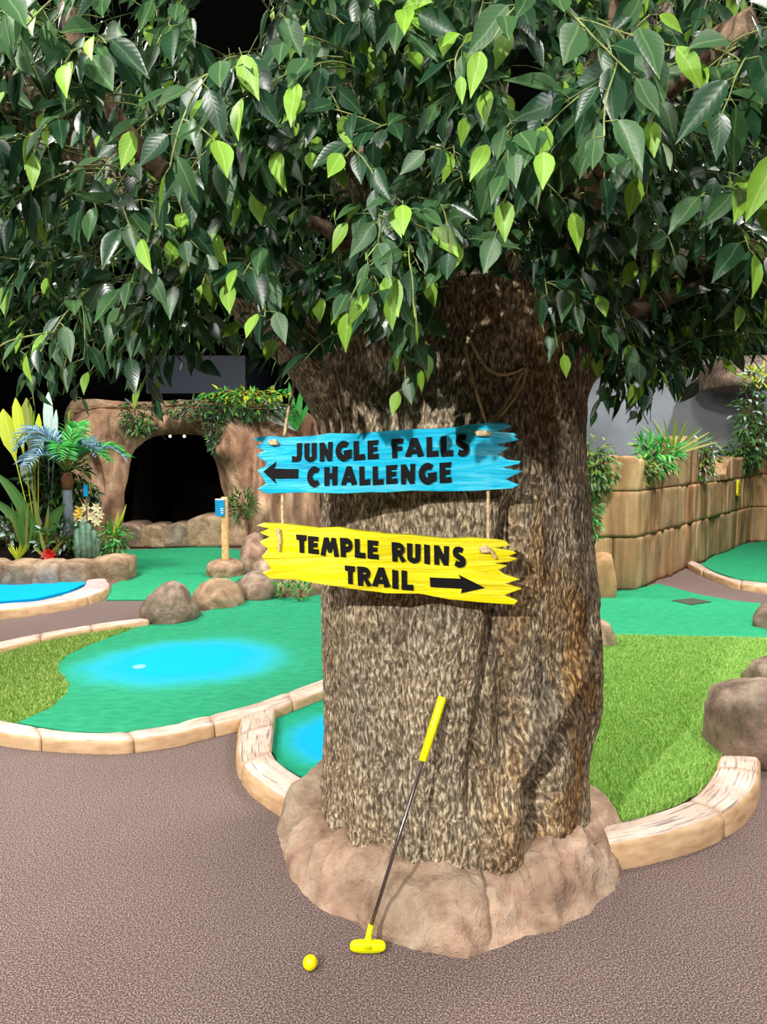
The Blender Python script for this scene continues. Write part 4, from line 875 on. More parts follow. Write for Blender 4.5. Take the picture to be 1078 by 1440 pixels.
# ------------------------------------------------------------------ ruin wall on the right
def block(name, A, B, z0, ztop, th, mat, parent, seed, nu=26, nv=14, edge=0.008, relief=1.0):
    """stone block whose face runs from A to B; ztop is a function of u in 0..1"""
    A = Vector((A[0], A[1], 0)); B = Vector((B[0], B[1], 0)); t = (B - A); L = t.length; t.normalize(); nrm = Vector((t.y, -t.x, 0))
    g = 0.003; V = []; Fc = []
    for dpt in (0, 1):
        Ug, Vg = np.meshgrid(np.linspace(0, 1, nu + 1), np.linspace(0, 1, nv + 1)); zt = np.array([ztop(u) for u in np.linspace(0, 1, nu + 1)])[None, :] + 0 * Ug
        Zg = z0 + g + (zt - z0 - 2 * g) * Vg; e = np.minimum(Ug, 1 - Ug) * L; ez = np.minimum(Zg - z0, zt - Zg)
        rnd = edge * np.maximum(0, 1 - e / 0.03) ** 2 + edge * np.maximum(0, 1 - ez / 0.03) ** 2; S = Ug * L
        nz = relief * (fbm(S * 2.2 + seed * 3.1, Zg * 1.2, 0 * S + seed * 1.7, seed, 3) * 0.04 + fbm(S * 9 + seed, Zg * 1.6, 0 * S + 0.3, seed + 3, 2) * 0.022)
        off_ = (nz - rnd) if dpt == 0 else (0 * S - th); SS = g + (L - 2 * g) * Ug
        V += np.stack([A.x + t.x * SS + nrm.x * off_, A.y + t.y * SS + nrm.y * off_, Zg], -1).reshape(-1, 3).tolist()
    W = nu + 1; off = W * (nv + 1)
    for j in range(nv):
        for i in range(nu):
            Fc.append((j * W + i, j * W + i + 1, (j + 1) * W + i + 1, (j + 1) * W + i)); Fc.append((off + j * W + i, off + (j + 1) * W + i, off + (j + 1) * W + i + 1, off + j * W + i + 1))
    for i in range(nu):
        Fc.append((i, off + i, off + i + 1, i + 1)); b = nv * W; Fc.append((b + i, b + i + 1, off + b + i + 1, off + b + i))
    for j in range(nv):
        Fc.append((j * W, (j + 1) * W, off + (j + 1) * W, off + j * W)); e = nu; Fc.append((j * W + e, off + j * W + e, off + (j + 1) * W + e, (j + 1) * W + e))
    return make(name, V, Fc, M[mat], parent)
c0 = G(894, 831); c1 = G(1055, 762); cl = G(660, 834)
ruin = empty('wall_ruin', (c0.x, c0.y, 0)); ruin['kind'] = 'structure'; tag(ruin, 'tan stone block ruin wall with a broken top edge', 'wall')
def zy(py, px):      # height on the receding face at that sight line
    d = ray(px, 700); n = Vector((-(c1.y - c0.y), c1.x - c0.x)); t = (n.x * (c0.x - CAM.x) + n.y * (c0.y - CAM.y)) / (n.x * d.x + n.y * d.y)
    p = CAM + d * t; q = P(px, py, p.y); u = (Vector((p.x - c0.x, p.y - c0.y)).length) / (Vector((c1.x - c0.x, c1.y - c0.y)).length); return u, q.z
prof_px = [(894, 645), (915, 660), (940, 668), (948, 662), (955, 640), (962, 618), (970, 612), (978, 622), (984, 650), (991, 668), (995, 690), (998, 701), (1001, 696), (1004, 684), (1012, 676), (1018, 668), (1022, 648), (1026, 642), (1035, 646), (1044, 642), (1055, 640)]
prof = [zy(y, x) for x, y in prof_px]; prof = [(u, z) for u, z in prof]
Z1, Z2 = 0.575, 1.06
def along(u): return (c0.x + (c1.x - c0.x) * u, c0.y + (c1.y - c0.y) * u)
sd = 0
for z0, z1, cuts in ((0, Z1, [0, 0.21, 0.42, 0.62, 0.82, 1.0]), (Z1, Z2, [0, 0.12, 0.33, 0.51, 0.7, 0.88, 1.0]), (Z2, None, [0, 0.16, 0.36, 0.52, 0.6, 0.72, 0.86, 1.0])):
    for a, b in zip(cuts, cuts[1:]):
        sd += 1
        f = (lambda u, z1=z1: z1) if z1 else (lambda u, a=a, b=b: max(Z2 + 0.09, interp(a + (b - a) * u, prof)))
        block('stone_block', along(a), along(b), z0, f, 0.34, 'block%d' % (sd % 3), ruin, 100 + sd)
for z0, z1, cuts in ((0, Z1, [0, 0.3, 0.6, 0.86, 1.0]), (Z1, Z2, [0, 0.25, 0.5, 0.77, 1.0]), (Z2, None, [0, 0.22, 0.5, 0.81, 1.0])):
    for a, b in zip(cuts, cuts[1:]):
        sd += 1; top_z = 1.40 + 0.06 * math.sin(sd * 1.7)
        f = (lambda u, z1=z1: z1) if z1 else (lambda u, t=top_z: t - 0.05 * abs(u - 0.5) ** 2 * 4 + 0.015 * math.sin(u * 9))
        block('stone_block', (cl.x + (c0.x - cl.x) * a, c0.y), (cl.x + (c0.x - cl.x) * b, c0.y), z0, f, 0.34, 'block%d' % (sd % 3), ruin, 140 + sd)
for z0, z1, cuts in ((0, 0.57, [0, 0.5, 1.0]), (0.57, 1.1, [0, 0.36, 1.0]), (1.1, 1.62, [0, 0.6, 1.0]), (1.62, 1.98, [0.12, 0.5, 1.0])):
    for a, b in zip(cuts, cuts[1:]):
        sd += 1; block('stone_block', (c1.x + 2.0 * a, c1.y), (c1.x + 2.0 * b, c1.y), z0, lambda u, z1=z1: z1, 0.34, 'block%d' % (sd % 3), ruin, 180 + sd)
# small yellow number plaque on the far end of the wall
u, zc = zy(686, 1032); pc = Vector((along(u)[0], along(u)[1], zc)); tdir = Vector((c1.x - c0.x, c1.y - c0.y, 0)).normalized(); nd = Vector((tdir.y, -tdir.x, 0))
plq = empty('hole_plaque', pc + nd * 0.05, 'small yellow plaque with dark scribbled marks on the ruin wall', 'plaque')
def plate(name, c, t, nrm, w_, h, th, mat, parent, rad=0.03):
    bm = bmesh.new(); ring = []
    for i in range(24):
        a = 2 * math.pi * i / 24; x = w_ / 2 * math.copysign(abs(math.cos(a)) ** 0.45, math.cos(a)); z = h / 2 * math.copysign(abs(math.sin(a)) ** 0.45, math.sin(a)); ring.append(c + t * x + UPV * z)
    f0 = [bm.verts.new(p) for p in ring]; f1 = [bm.verts.new(p + nrm * th) for p in ring]; bm.faces.new(f1); bm.faces.new(f0[::-1])
    for i in range(24): bm.faces.new((f0[i], f0[(i + 1) % 24], f1[(i + 1) % 24], f1[i]))
    return from_bm(name, bm, mat, parent)
plate('plate', pc + nd * 0.04, tdir, nd, 0.15, 0.24, 0.025, M['tag_yellow'], plq)
for du, dv, w_, h in ((-0.035, 0.03, 0.04, 0.025), (0.035, 0.01, 0.035, 0.03), (-0.03, -0.03, 0.04, 0.022), (0.03, -0.05, 0.03, 0.05), (-0.035, -0.075, 0.045, 0.022)):
    plate('dark_mark', pc + nd * 0.064 + tdir * du + UPV * dv, tdir, nd, w_, h, 0.004, M['leaf_olive'], plq)

# grey mural wall and rock overhang behind the ruins
V = []; Fc = []
for i in range(41):
    t = i / 40; x = 3.2 + 5.6 * t; y = 14.6 - 1.6 * (2 * t - 1) ** 2
    for z in (0.0, 1.6, 3.05 + 0.25 * math.sin(t * 3)): V.append((x, y, z))
    for z in (3.05 + 0.25 * math.sin(t * 3), 0.0): V.append((x, y + 0.15, z))
for i in range(40):
    for k in range(5): Fc.append((i * 5 + k, (i + 1) * 5 + k, (i + 1) * 5 + (k + 1) % 5, i * 5 + (k + 1) % 5))
o = make('wall_mural', V, Fc, M['mural'], kind='structure')
tag(boulder('rock_overhang', (P(1052, 530, 13.2).x, 13.4, P(1052, 542, 12.6).z), (1.35, 1.7, 0.9), 55, 'rock_grey', box_=0.3), 'dark brown rock overhang jutting out before the grey curved wall', 'rock')

# ------------------------------------------------------------------ cave on the left
CY = 12.2
cave = empty('cave', P(255, 735, CY) * Vector((1, 1, 0)) if False else Vector((P(255, 735, CY).x, CY, 0)), 'tan sculpted cave front with a black arched mouth', 'cave')
Oc = [(178, 772), (182, 725), (187, 680), (194, 645), (206, 625), (222, 614), (250, 611), (285, 613), (300, 624), (309, 645), (314, 680), (322, 715), (330, 772)]
Bc = [(96, 790), (90, 720), (88, 640), (98, 575), (130, 563), (190, 566), (250, 562), (310, 562), (370, 565), (430, 580), (455, 640), (460, 720), (460, 790)]
nt_, ns_ = 160, 50
O_ = catmull([P(x, y, CY) for x, y in Oc], nt_ + 1); B_ = catmull([P(x, y, CY) for x, y in Bc], nt_ + 1)
sg = np.linspace(0, 1, ns_ + 1)[None, :]
Xc = np.array([p.x for p in O_])[:, None] * (1 - sg) + np.array([p.x for p in B_])[:, None] * sg; Zc = np.array([p.z for p in O_])[:, None] * (1 - sg) + np.array([p.z for p in B_])[:, None] * sg
NZc = fbm(Xc * 1.4, 0 * Xc + 0.2, Zc * 0.5, 71, 3) * 0.5 + (1 - 2.2 * np.abs(fbm(Xc * 3.2, 0 * Xc + 0.7, Zc * 0.9, 73, 3))) * 0.26 + fbm(Xc * 9, 0 * Xc, Zc * 4, 75, 3) * 0.06
V = []; Fc = []
for i in range(nt_ + 1):
    for j in range(ns_ + 1):
        s = j / ns_; p = O_[i].lerp(B_[i], s); xx, zz_ = p.x, p.z
        bul = 0.55 * (math.sin(math.pi * min(1, s * 1.15 + 0.05)) ** 0.7 if s < 0.86 else max(0, 1 - s) * 2.2)
        nz = float(NZc[i, j])
        kn = 0.4 * math.exp(-((xx - P(326, 632, CY).x) / 0.28) ** 2 - ((zz_ - P(326, 632, CY).z) / 0.24) ** 2)
        V.append((xx, CY - bul - nz - kn, max(-0.02, zz_)))
for i in range(nt_):
    for j in range(ns_): Fc.append((i * (ns_ + 1) + j, i * (ns_ + 1) + j + 1, (i + 1) * (ns_ + 1) + j + 1, (i + 1) * (ns_ + 1) + j))
b = len(V)
for i in range(nt_ + 1):          # roof running back from the outer rim
    V.append((V[i * (ns_ + 1) + ns_][0], CY + 2.2, V[i * (ns_ + 1) + ns_][2]))
for i in range(nt_): Fc.append((i * (ns_ + 1) + ns_, b + i, b + i + 1, (i + 1) * (ns_ + 1) + ns_))
make('rock_face', V, Fc, M['cave'], cave)
V = []; Fc = []
for i in range(nt_ + 1):
    p = O_[i]
    V += [(p.x, CY + 0.1, max(0.0, p.z)), (p.x, CY + 1.0, max(0.0, p.z)), (p.x * 0.9 - 0.3, CY + 2.1, max(0.0, p.z))]
for i in range(nt_):
    for k in range(2): Fc.append((i * 3 + k, i * 3 + k + 1, (i + 1) * 3 + k + 1, (i + 1) * 3 + k))
Fc.append(tuple(i * 3 + 2 for i in range(nt_ + 1)))
o = make('tunnel', V, Fc, M['cave_dark'], cave); o['label'] = 'black tunnel inside the cave mouth'
for x in (239, 259):
    p = P(x, 613.5, CY + 0.16); bm = bmesh.new(); bmesh.ops.create_uvsphere(bm, u_segments=10, v_segments=6, radius=0.022)
    for v in bm.verts: v.co += p
    from_bm('cave_lamp', bm, M['glow'], cave, True)
box('fascia_panel', (P(205, 530, 14).x, 14.0, P(250, 553, 14).z), (P(345, 530, 14).x, 16.79, P(250, 500, 14).z), M['beam'])
tag(bpy.data.objects['fascia_panel'], 'dark blue-grey fascia panel hanging above the cave', 'panel')
for i, (x0, x1, yt, yb) in enumerate([(150, 198, 735, 773), (192, 228, 737, 773), (224, 272, 735, 772), (258, 345, 723, 772), (332, 372, 722, 768)]):
    g0 = G(x0, yb); g1 = G(x1, yb); h = P(x0, yt, g0.y + 0.3).z
    o = block('plinth_stone', (g0.x, g0.y + 0.1), (g1.x, g1.y + 0.1), 0.0, lambda u, h=h: h - 0.12 * (2 * u - 1) ** 4, 0.7, 'rock' if i % 2 else 'rock_grey', None, 210 + i, edge=0.05, relief=1.5)
    tag(o, ['narrow brown stone of the cave plinth nearest the palm planter', 'upright grooved stone second along the cave plinth', 'broad flat stone under the cave mouth', 'tall hump-backed stone of the plinth behind the timber post', 'rounded plinth stone below the right cave pillar'][i], 'stone', 'stones of the cave plinth')

# timber post with a blue tag
pb = P(317, 784, 8.72); post = empty('sign_post', (pb.x, 8.72, 0.15), 'pale timber post with a small blue tag standing on a boulder', 'sign post')
pt_ = P(317, 699, 8.72)
box('post', (pb.x - 0.036, 8.68, 0.15), (pb.x + 0.036, 8.76, pt_.z), M['post_wood'], post, 0.006)
tg = P(309, 714, 8.66); box('tag', (tg.x - 0.055, 8.655, tg.z - 0.1), (tg.x + 0.055, 8.678, tg.z + 0.09), M['tag_blue'], post, 0.005)
box('tag_edge', (tg.x - 0.052, 8.653, tg.z + 0.09), (tg.x + 0.055, 8.678, tg.z + 0.105), M['tag_white'], post)
for k, dz in enumerate((-0.01, -0.035, -0.062)): box('white_mark', (tg.x + 0.008, 8.651, tg.z + dz - 0.006), (tg.x + 0.04, 8.656, tg.z + dz + 0.006), M['tag_white'], post)
# small tagged crate half hidden behind the trunk
kb = G(436, 742); crate = empty('tagged_block', (kb.x, kb.y, 0), 'small brown block with a blue tag just behind the trunk edge', 'block')
box('body', (kb.x - 0.14, kb.y, 0.0), (kb.x + 0.12, kb.y + 0.2, P(436, 712, kb.y).z), M['rock_grey'], crate, 0.02)
box('tag', (kb.x - 0.12, kb.y - 0.02, P(436, 731, kb.y).z), (kb.x + 0.0, kb.y, P(436, 722, kb.y).z), M['tag_blue'], crate)

# ------------------------------------------------------------------ generic planting
def leaf_fan(items, mats, parent, name='leaf_mass', kind='stuff'):
    """items: (base, dir, normal, length, width factor, material index)"""
    VV = []; FF = []; UU = []; II = []; b = 0
    for base, d, nrm, ln, wf, mi in items:
        d = Vector(d).normalized(); n = Vector(nrm) - d * Vector(nrm).dot(d)
        if n.length < 1e-3: n = d.orthogonal()
        n.normalize(); x = d.cross(n); Vp, Fp, UVp = PROTO[rng.randrange(3)]
        m = np.array([[x.x * ln * wf, d.x * ln, n.x * ln], [x.y * ln * wf, d.y * ln, n.y * ln], [x.z * ln * wf, d.z * ln, n.z * ln]])
        VV.append(Vp @ m.T + np.array(base[:])); UU.append(UVp); FF += [tuple(k + b for k in f) for f in Fp]; II += [mi] * len(Fp); b += len(Vp)
    return make(name, np.vstack(VV), FF, [M[k] for k in mats], parent, True, np.vstack(UU), II, kind)
def bush(name, label, cat, centre, ext, n, size, mats, weights, group=None, hang=0.4, wf=0.8):
    c = Vector(centre); root = empty(name, (c.x, c.y, c.z - ext[2]), label, cat, group); items = []; stems = []
    for i in range(n):
        u = Vector((rng.gauss(0, 1), rng.gauss(0, 1), rng.gauss(0, 1))).normalized() * rng.random() ** 0.4
        p = c + Vector((u.x * ext[0], u.y * ext[1], u.z * ext[2])); d = u * 0.8 + Vector((0, -0.3, -hang)) + rv(0.5)
        items.append((p, d, Vector((0, -0.8, 0.7)) + u + rv(0.5), size * rng.uniform(0.7, 1.2), wf, rng.choices(range(len(mats)), weights)[0]))
        if i % 12 == 0: stems.append(tube([c + Vector((u.x * ext[0] * 0.2, u.y * ext[1] * 0.2, -ext[2] * 0.9)), c.lerp(p, 0.6), p], 0.005, 4, False))
    leaf_fan(items, mats, root); V, Fc = merge(stems); make('stem_mass', V, Fc, M['stem_brown'], root, kind='stuff'); return root
def blade_plant(name, label, cat, base, leaves_, mats, group=None, paddle=0.0):
    """leaves_: (lean x, lean y, height, width, droop, material index); each blade is a part"""
    b0 = Vector(base); root = empty(name, b0, label, cat, group)
    for lx, ly, h, w_, dr, mi in leaves_:
        n = 16 if paddle else 9; V = []; Fc = []; UV = []
        for i in range(n + 1):
            t = i / n; c = b0 + Vector((lx * t, ly * t, h * (t - dr * t * t))); ww = w_ * (math.sin(math.pi * min(1, 0.12 + 0.88 * t)) ** 0.7) * (0.55 + 0.45 * min(1, t * 2.5)) if i < n else 0.001
            if paddle: ww = max(0.012, w_ * math.sqrt(max(0.0, 1 - (2 * (t - paddle) / (1 - paddle) - 1) ** 2))) if t > paddle else 0.014
            sx_ = Vector((1, 0.3, 0)).normalized() if abs(lx) < abs(h) else Vector((0, 0.5, 0.9)).normalized()
            V += [c - sx_ * ww / 2 + Vector((0, -0.12 * ww, 0)), c, c + sx_ * ww / 2 + Vector((0, -0.12 * ww, 0))]; UV += [(0.1, t), (0.5, t), (0.9, t)]
        for i in range(n):
            for k in range(2): Fc.append((i * 3 + k, i * 3 + k + 1, (i + 1) * 3 + k + 1, (i + 1) * 3 + k))
        make('leaf', V, Fc, M[mats[mi]], root, True, UV)
    return root

# ------------------------------------------------------------------ planter with tropical plants
for i, (x0, x1, yt, yb) in enumerate([(-52, 0, 785, 826), (0, 42, 785, 826), (41, 79, 786, 824), (78, 126, 785, 822), (124, 180, 778, 818)]):
    g0 = G(x0, yb); g1 = G(x1, yb); h = P(x0, yt, g0.y + 0.15).z; wd = (g1 - g0).length
    o = boulder('planter_stone', ((g0.x + g1.x) / 2, (g0.y + g1.y) / 2 + 0.2, -0.02), (wd * 1.12, 0.46, (h + 0.02) * 1.48), 230 + i, 'rock_pink' if i == 2 else 'rock', box_=0.62, rough=0.07)
    tag(o, ['rounded planter stone furthest from the cave', 'wide rounded planter stone in front of the tall grassy plant', 'narrow pinkish planter stone below the red bloom', 'wide tan planter stone below the grey-green cactus', 'rounded end stone of the planter below the small leafy shrub'][i], 'stone', 'upright planter edging stones')
PY = 9.0
soil_c = P(60, 795, PY)
tag(boulder('soil_mound', (soil_c.x - 0.35, 9.1, 0.0), (2.3, 1.0, 0.55), 91, 'cave_dark', rough=0.08), 'dark soil mound filling the stone planter', 'soil')
GZ = 0.22
# palm with a grey sleeve on its trunk
pb = P(98, 780, PY); palm = empty('palm', (pb.x, PY, GZ), 'small palm with blue-green fronds and a grey sleeved trunk', 'palm')
zt = P(98, 664, PY).z; zs = P(98, 686, PY).z
V, Fc = tube([(pb.x, PY, GZ - 0.1), (pb.x, PY, (GZ + zs) / 2), (pb.x, PY, zs)], [0.058, 0.058, 0.055], 14); make('sleeve', V, Fc, M['sleeve'], palm)
V, Fc = tube([(pb.x, PY, zs - 0.02), (pb.x, PY, (zs + zt) / 2), (pb.x, PY, zt)], [0.06, 0.075, 0.05], 12); make('trunk', V, Fc, M['fibre'], palm)
for k in range(22):
    a = 2 * math.pi * k / 22 + rng.uniform(-0.15, 0.15); L = rng.uniform(0.5, 0.74); rise = rng.uniform(0.25, 0.62); pts = []
    for i in range(11):
        t = i / 10; pts.append(Vector((pb.x + math.cos(a) * L * t, PY + math.sin(a) * L * t * 0.8, zt + rise * math.sin(t * 2.1) - 0.12 * t * t)))
    V, Fc = tube(pts, [0.012 * (1 - 0.8 * i / 10) for i in range(11)], 5); items = []
    for i in range(2, 11):
        for sd_ in (-1, 1):
            for hh in (0, 0.5):
                if i == 10 and hh: continue
                p = pts[i].lerp(pts[min(10, i + 1)], hh); tg_ = (pts[min(10, i + 1)] - pts[i - 1]).normalized(); sv = tg_.cross(UPV).normalized() * sd_
                items.append((p, tg_ * 0.7 + sv * 0.8 + UPV * 0.25 + rv(0.08), UPV + Vector((0, -0.5, 0)), 0.24 * (1.15 - 0.06 * i), 0.3, 0))
    mt = 'leaf_blue' if (math.cos(a) < -0.25 or k % 4 == 0) else 'leaf_bright'
    fr = leaf_fan(items, [mt], palm, 'frond', None); make('midrib', V, Fc, M['leaf_olive'], fr)
# bird of paradise and its neighbours
b = P(46, 660, 9.2); blade_plant('banana_plant', 'banana plant with broad yellow-green paddle leaves above the palm', 'plant', (b.x, 9.25, GZ), [(-0.36, 0, 1.78, 0.2, 0.0, 0), (-0.2, 0, 1.92, 0.13, 0.0, 0), (-0.09, 0.05, 1.92, 0.15, 0.0, 1), (0.08, 0, 1.72, 0.09, 0.0, 0), (-0.05, 0.1, 1.5, 0.12, 0, 1)], ['leaf_yellow', 'leaf_olive'], paddle=0.68)
b = P(62, 660, 9.4); blade_plant('paddle_plant', 'plant with pale grey-green upright paddle leaves behind the palm', 'plant', (b.x, 9.45, GZ), [(0.07, 0, 2.0, 0.12, 0.0, 0), (0.16, 0, 1.78, 0.07, 0.0, 0), (-0.28, 0, 1.12, 0.14, 0.0, 0)], ['leaf_pale'], paddle=0.72)
b = P(62, 770, 8.85); blade_plant('dracaena', 'dracaena with long white-edged leaves reaching away from the palm', 'plant', (b.x, 8.85, GZ), [(-0.52, -0.1, 1.75, 0.15, 0.42, 0), (-0.66, -0.15, 1.3, 0.15, 0.42, 0), (-0.12, 0, 0.95, 0.05, 0.05, 1), (0.3, -0.05, 1.15, 0.13, 0.45, 0), (-0.2, -0.1, 0.8, 0.1, 0.1, 0), (0.12, -0.1, 0.66, 0.05, 0.05, 1)], ['leaf_ivy', 'leaf_olive'])
b = P(36, 788, 8.75); blade_plant('tall_grass_plant', 'tall upright light green grassy clump in the planter', 'plant', (b.x, 8.75, GZ - 0.03), [(rng.uniform(-0.16, 0.12), rng.uniform(-0.1, 0.1), rng.uniform(0.5, 0.74), 0.035, 0.02, k % 2) for k in range(22)], ['leaf_olive', 'leaf_ivy'])
b = P(24, 790, 8.6); blade_plant('grass_tuft', 'short yellow-green grass tuft at the planter edge', 'plant', (b.x, 8.6, GZ - 0.03), [(rng.uniform(-0.14, 0.14), rng.uniform(-0.06, 0.06), rng.uniform(0.12, 0.24), 0.022, 0.05, 0) for k in range(16)], ['leaf_yellow'])
b = P(66, 785, 8.6); fl = blade_plant('bromeliad', 'small bromeliad with a crumpled red bloom at the planter edge', 'plant', (b.x, 8.6, GZ - 0.02), [(0.16, -0.02, 0.2, 0.05, 0.3, 0), (-0.16, 0, 0.24, 0.05, 0.3, 0), (0.2, 0, 0.3, 0.05, 0.2, 0), (-0.1, 0.05, 0.4, 0.04, 0.1, 0)], ['leaf_olive'])
for k in range(9):
    a = k * 0.7; leaf_fan([(Vector((b.x + 0.05, 8.56, GZ + 0.05)), Vector((math.cos(a), -0.6, math.sin(a) * 0.9 + 0.2)), Vector((0, -1, 0.5)), 0.11, 0.9, 0)], ['petal_red'], fl, 'petal', None)
cac = P(122, 786, 8.6); cr = empty('cactus', (cac.x, 8.6, GZ), 'clump of ribbed grey-green column cactus in the planter', 'cactus')
for dx, h, r in ((-0.09, 0.36, 0.04), (-0.03, 0.46, 0.045), (0.03, 0.42, 0.04), (0.085, 0.34, 0.038), (0.12, 0.24, 0.03)):
    V, Fc = tube([(cac.x + dx, 8.6 + dx * 0.3, GZ - 0.06), (cac.x + dx, 8.6 + dx * 0.3, GZ + h * 0.5), (cac.x + dx * 1.1, 8.6, GZ + h * 0.92), (cac.x + dx * 1.1, 8.6, GZ + h)], [r, r * 1.05, r * 0.9, r * 0.25], 16)
    V2 = []
    for i, v in enumerate(V):
        ax = Vector((cac.x + dx * (1.1 if i >= 32 else 1), v.y * 0 + 8.6 + (dx * 0.3 if i < 32 else 0), v.z)); V2.append(ax + (v - ax) * (1.0 if i % 2 else 0.78))
    make('column', V2, Fc, M['cactus'], cr)
fb = P(130, 760, 8.95); fr = empty('flower_plant', (fb.x, 8.95, GZ), 'cream and yellow flower heads rising behind the cactus', 'flower')
for k, (px, py, mt) in enumerate([(121, 714, 'petal_white'), (136, 714, 'petal_white'), (141, 723, 'petal_white'), (128, 726, 'petal_white'), (137, 733, 'petal_white'), (111, 723, 'petal_yellow'), (118, 731, 'petal_white'), (113, 718, 'petal_yellow')]):
    p = P(px, py, 8.95); V, Fc = tube([(fb.x, 8.95, GZ), fb.lerp(p, 0.5), p], 0.006, 5); st = make('stem', V, Fc, M['leaf_olive'], fr)
    leaf_fan([(p, Vector((math.cos(j * 1.05), -0.5, math.sin(j * 1.05))), Vector((0, -1, 0.3)), 0.075, 1.3, 0) for j in range(6)], [mt], fr, 'flower_head', None)
b = P(158, 772, 8.7); bush('leafy_shrub', 'small dense leafy shrub at the cave end of the planter', 'shrub', (b.x, 8.75, 0.42), (0.2, 0.16, 0.2), 260, 0.075, ['leaf_bright', 'leaf_ivy'], [0.4, 0.6], hang=0.2)
blade_plant('striped_sword_plant', 'yellow-green striped sword leaves rising out of the small shrub', 'plant', (b.x - 0.04, 8.82, 0.35), [(0.18, 0, 0.5, 0.045, 0, 0), (0.08, 0, 0.42, 0.045, 0, 0), (-0.02, 0, 0.36, 0.04, 0, 1), (0.14, 0, 0.34, 0.04, 0, 1), (-0.06, 0, 0.3, 0.04, 0, 0)], ['leaf_yellow', 'leaf_ivy'])
bush('low_foliage', 'dark low foliage filling the middle of the planter', 'shrub', (P(85, 770, 8.85).x, 8.9, 0.42), (0.36, 0.2, 0.2), 300, 0.1, ['leaf_ivy', 'leaf_mid', 'leaf_pale'], [0.5, 0.4, 0.1], hang=0.0)
bush('pale_foliage', 'pale edged foliage beside the tall grassy clump', 'shrub', (P(8, 762, 8.9).x, 8.95, 0.5), (0.2, 0.15, 0.2), 130, 0.12, ['leaf_pale', 'leaf_ivy'], [0.4, 0.6], hang=0.0)
bush('dark_backing_shrub', 'tall dark shrub standing behind the palm trunk', 'shrub', (P(80, 700, 9.5).x, 9.6, 1.0), (0.5, 0.2, 0.55), 420, 0.16, ['leaf_mid', 'leaf_ivy', 'leaf_dark'], [0.3, 0.4, 0.3])
tg = P(120, 690, 8.9); tb = empty('plant_marker', (tg.x, 8.9, GZ), 'small blue marker on a stake in the planter', 'marker')
box('marker_plate', (tg.x - 0.025, 8.9, tg.z - 0.07), (tg.x + 0.025, 8.915, tg.z + 0.07), M['tag_blue'], tb); V, Fc = tube([(tg.x, 8.92, GZ - 0.05), (tg.x, 8.92, tg.z)], 0.008, 6); make('stake', V, Fc, M['stem_brown'], tb)

# greenery on and around the cave and ruins
def P3(px, py, y): return P(px, py, y)
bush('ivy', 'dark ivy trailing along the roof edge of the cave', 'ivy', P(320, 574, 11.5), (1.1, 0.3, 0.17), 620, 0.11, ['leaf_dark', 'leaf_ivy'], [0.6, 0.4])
bush('ivy', 'bright yellow-green ivy on top of the cave roof', 'ivy', P(345, 556, 11.7), (0.75, 0.35, 0.10), 340, 0.12, ['leaf_yellow', 'leaf_bright'], [0.5, 0.5])
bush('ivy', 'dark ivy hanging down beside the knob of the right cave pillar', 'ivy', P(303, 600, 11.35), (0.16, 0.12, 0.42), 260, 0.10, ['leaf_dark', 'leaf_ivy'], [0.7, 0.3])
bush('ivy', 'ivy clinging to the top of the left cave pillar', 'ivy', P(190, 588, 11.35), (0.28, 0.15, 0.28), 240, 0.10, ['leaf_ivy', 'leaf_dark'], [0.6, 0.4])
bush('fern', 'small dark fern on the plinth by the right cave pillar', 'fern', P(338, 708, 11.2), (0.22, 0.15, 0.2), 150, 0.14, ['leaf_ivy', 'leaf_mid'], [0.6, 0.4], hang=-0.2, wf=0.4)
bt = P(416, 606, 11.75); blade_plant('bamboo_plant', 'bamboo-like plant with pale arching leaves behind the blue sign', 'plant', bt, [(k_ * x_, -0.1, k_ * h_, k_ * w_, d_, m_) for k_ in (1.8,) for x_, h_, w_, d_, m_ in [(-0.3, 0.34, 0.05, 0.1, 0), (-0.2, 0.4, 0.05, 0.2, 0), (-0.05, 0.42, 0.06, 0.0, 1), (0.06, 0.38, 0.06, 0.0, 1), (0.14, 0.3, 0.05, 0.1, 1), (-0.32, 0.2, 0.04, 0.4, 0), (-0.1, 0.26, 0.05, 0.4, 1), (0.04, 0.2, 0.06, 0.3, 1)]], ['leaf_pale', 'leaf_bright'])
bush('rock_fern', 'little green fern growing between boulders below the yellow sign', 'fern', P(398, 828, 7.3), (0.1, 0.06, 0.09), 46, 0.1, ['leaf_bright', 'leaf_ivy'], [0.6, 0.4], hang=-0.3, wf=0.35)
bush('rock_fern', 'little green fern beside the trunk edge below the yellow sign', 'fern', P(422, 832, 7.2), (0.1, 0.06, 0.1), 46, 0.1, ['leaf_bright', 'leaf_ivy'], [0.6, 0.4], hang=-0.3, wf=0.35)
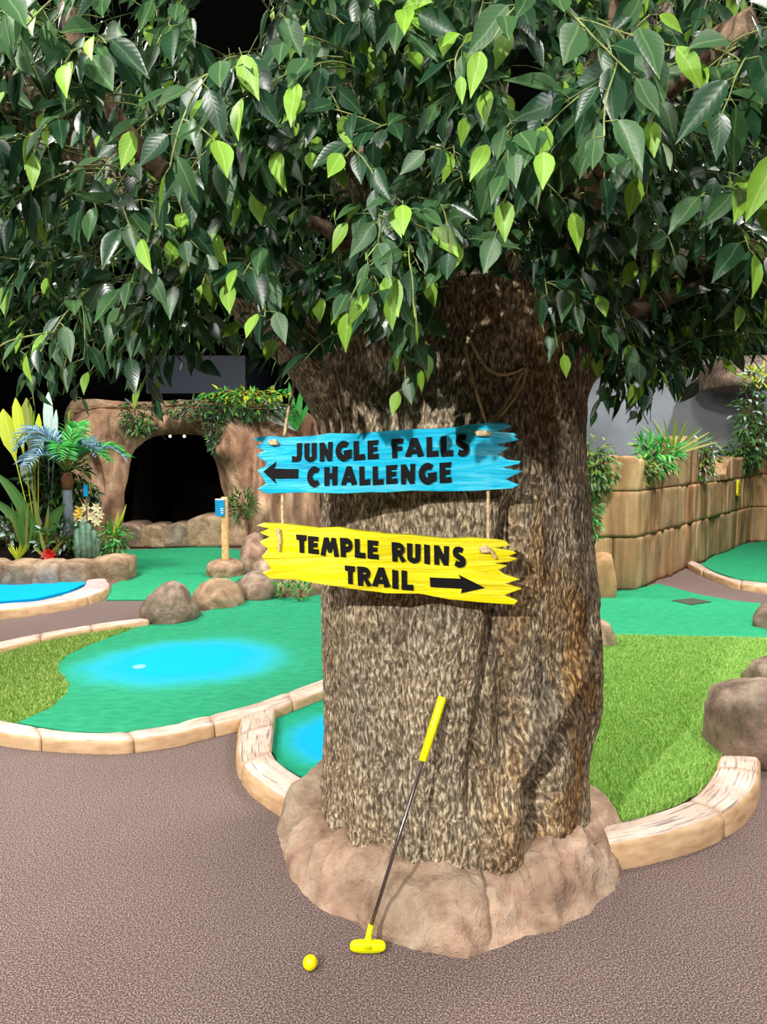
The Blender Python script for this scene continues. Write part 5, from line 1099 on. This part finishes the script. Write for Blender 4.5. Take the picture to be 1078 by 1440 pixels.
bush('ivy', 'dense ivy mound hanging over the ruin wall beside the trunk', 'ivy', P(838, 655, 7.62), (0.22, 0.16, 0.30), 420, 0.085, ['leaf_ivy', 'leaf_mid', 'leaf_olive'], [0.5, 0.3, 0.2])
bush('ivy', 'sparse ivy shoots low on the ruin wall beside the trunk', 'ivy', P(836, 728, 7.62), (0.08, 0.06, 0.26), 80, 0.08, ['leaf_ivy', 'leaf_bright'], [0.6, 0.4])
bush('wall_shrub', 'bright green fern-like shrub planted on the ruin wall corner', 'shrub', P(922, 640, 8.3), (0.26, 0.2, 0.17), 260, 0.15, ['leaf_bright', 'leaf_ivy', 'leaf_lime'], [0.6, 0.25, 0.15], wf=0.45, hang=0.1)
bush('wall_shrub', 'low leafy cover trailing over the ruin wall below the bright shrub', 'shrub', P(903, 662, 8.0), (0.2, 0.14, 0.12), 170, 0.085, ['leaf_ivy', 'leaf_olive'], [0.5, 0.5])
b = P(944, 640, 8.8); blade_plant('grass_palm', 'olive fan of narrow grassy leaves on the ruin wall', 'plant', b, [(0.55 * math.cos(t), rng.uniform(-0.15, 0.15), 0.1 + 0.42 * math.sin(t), 0.035, 0.12, k % 2) for k, t in enumerate([0.2 + 0.17 * i for i in range(16)])], ['leaf_olive', 'leaf_ivy'])
bush('ivy', 'small-leaved vine hanging down beside the broken peak of the wall', 'ivy', P(990, 645, 9.6), (0.2, 0.12, 0.3), 230, 0.09, ['leaf_ivy', 'leaf_pale', 'leaf_olive'], [0.7, 0.15, 0.15])
bush('vine', 'tall leafy vine climbing above the far ruin wall', 'vine', P(1062, 590, 11.7), (0.36, 0.25, 0.75), 620, 0.12, ['leaf_ivy', 'leaf_mid', 'leaf_pale'], [0.6, 0.25, 0.15])
bush('vine', 'pale yellow-green shoots at the top of the tall vine', 'vine', P(1066, 528, 11.6), (0.24, 0.15, 0.14), 90, 0.14, ['leaf_yellow', 'leaf_pale'], [0.6, 0.4], hang=-0.1, wf=0.5)
bush('ivy', 'dark ivy clump at the foot of the tall vine on the far wall', 'ivy', P(1042, 640, 11.5), (0.24, 0.15, 0.28), 260, 0.11, ['leaf_ivy', 'leaf_dark'], [0.6, 0.4])
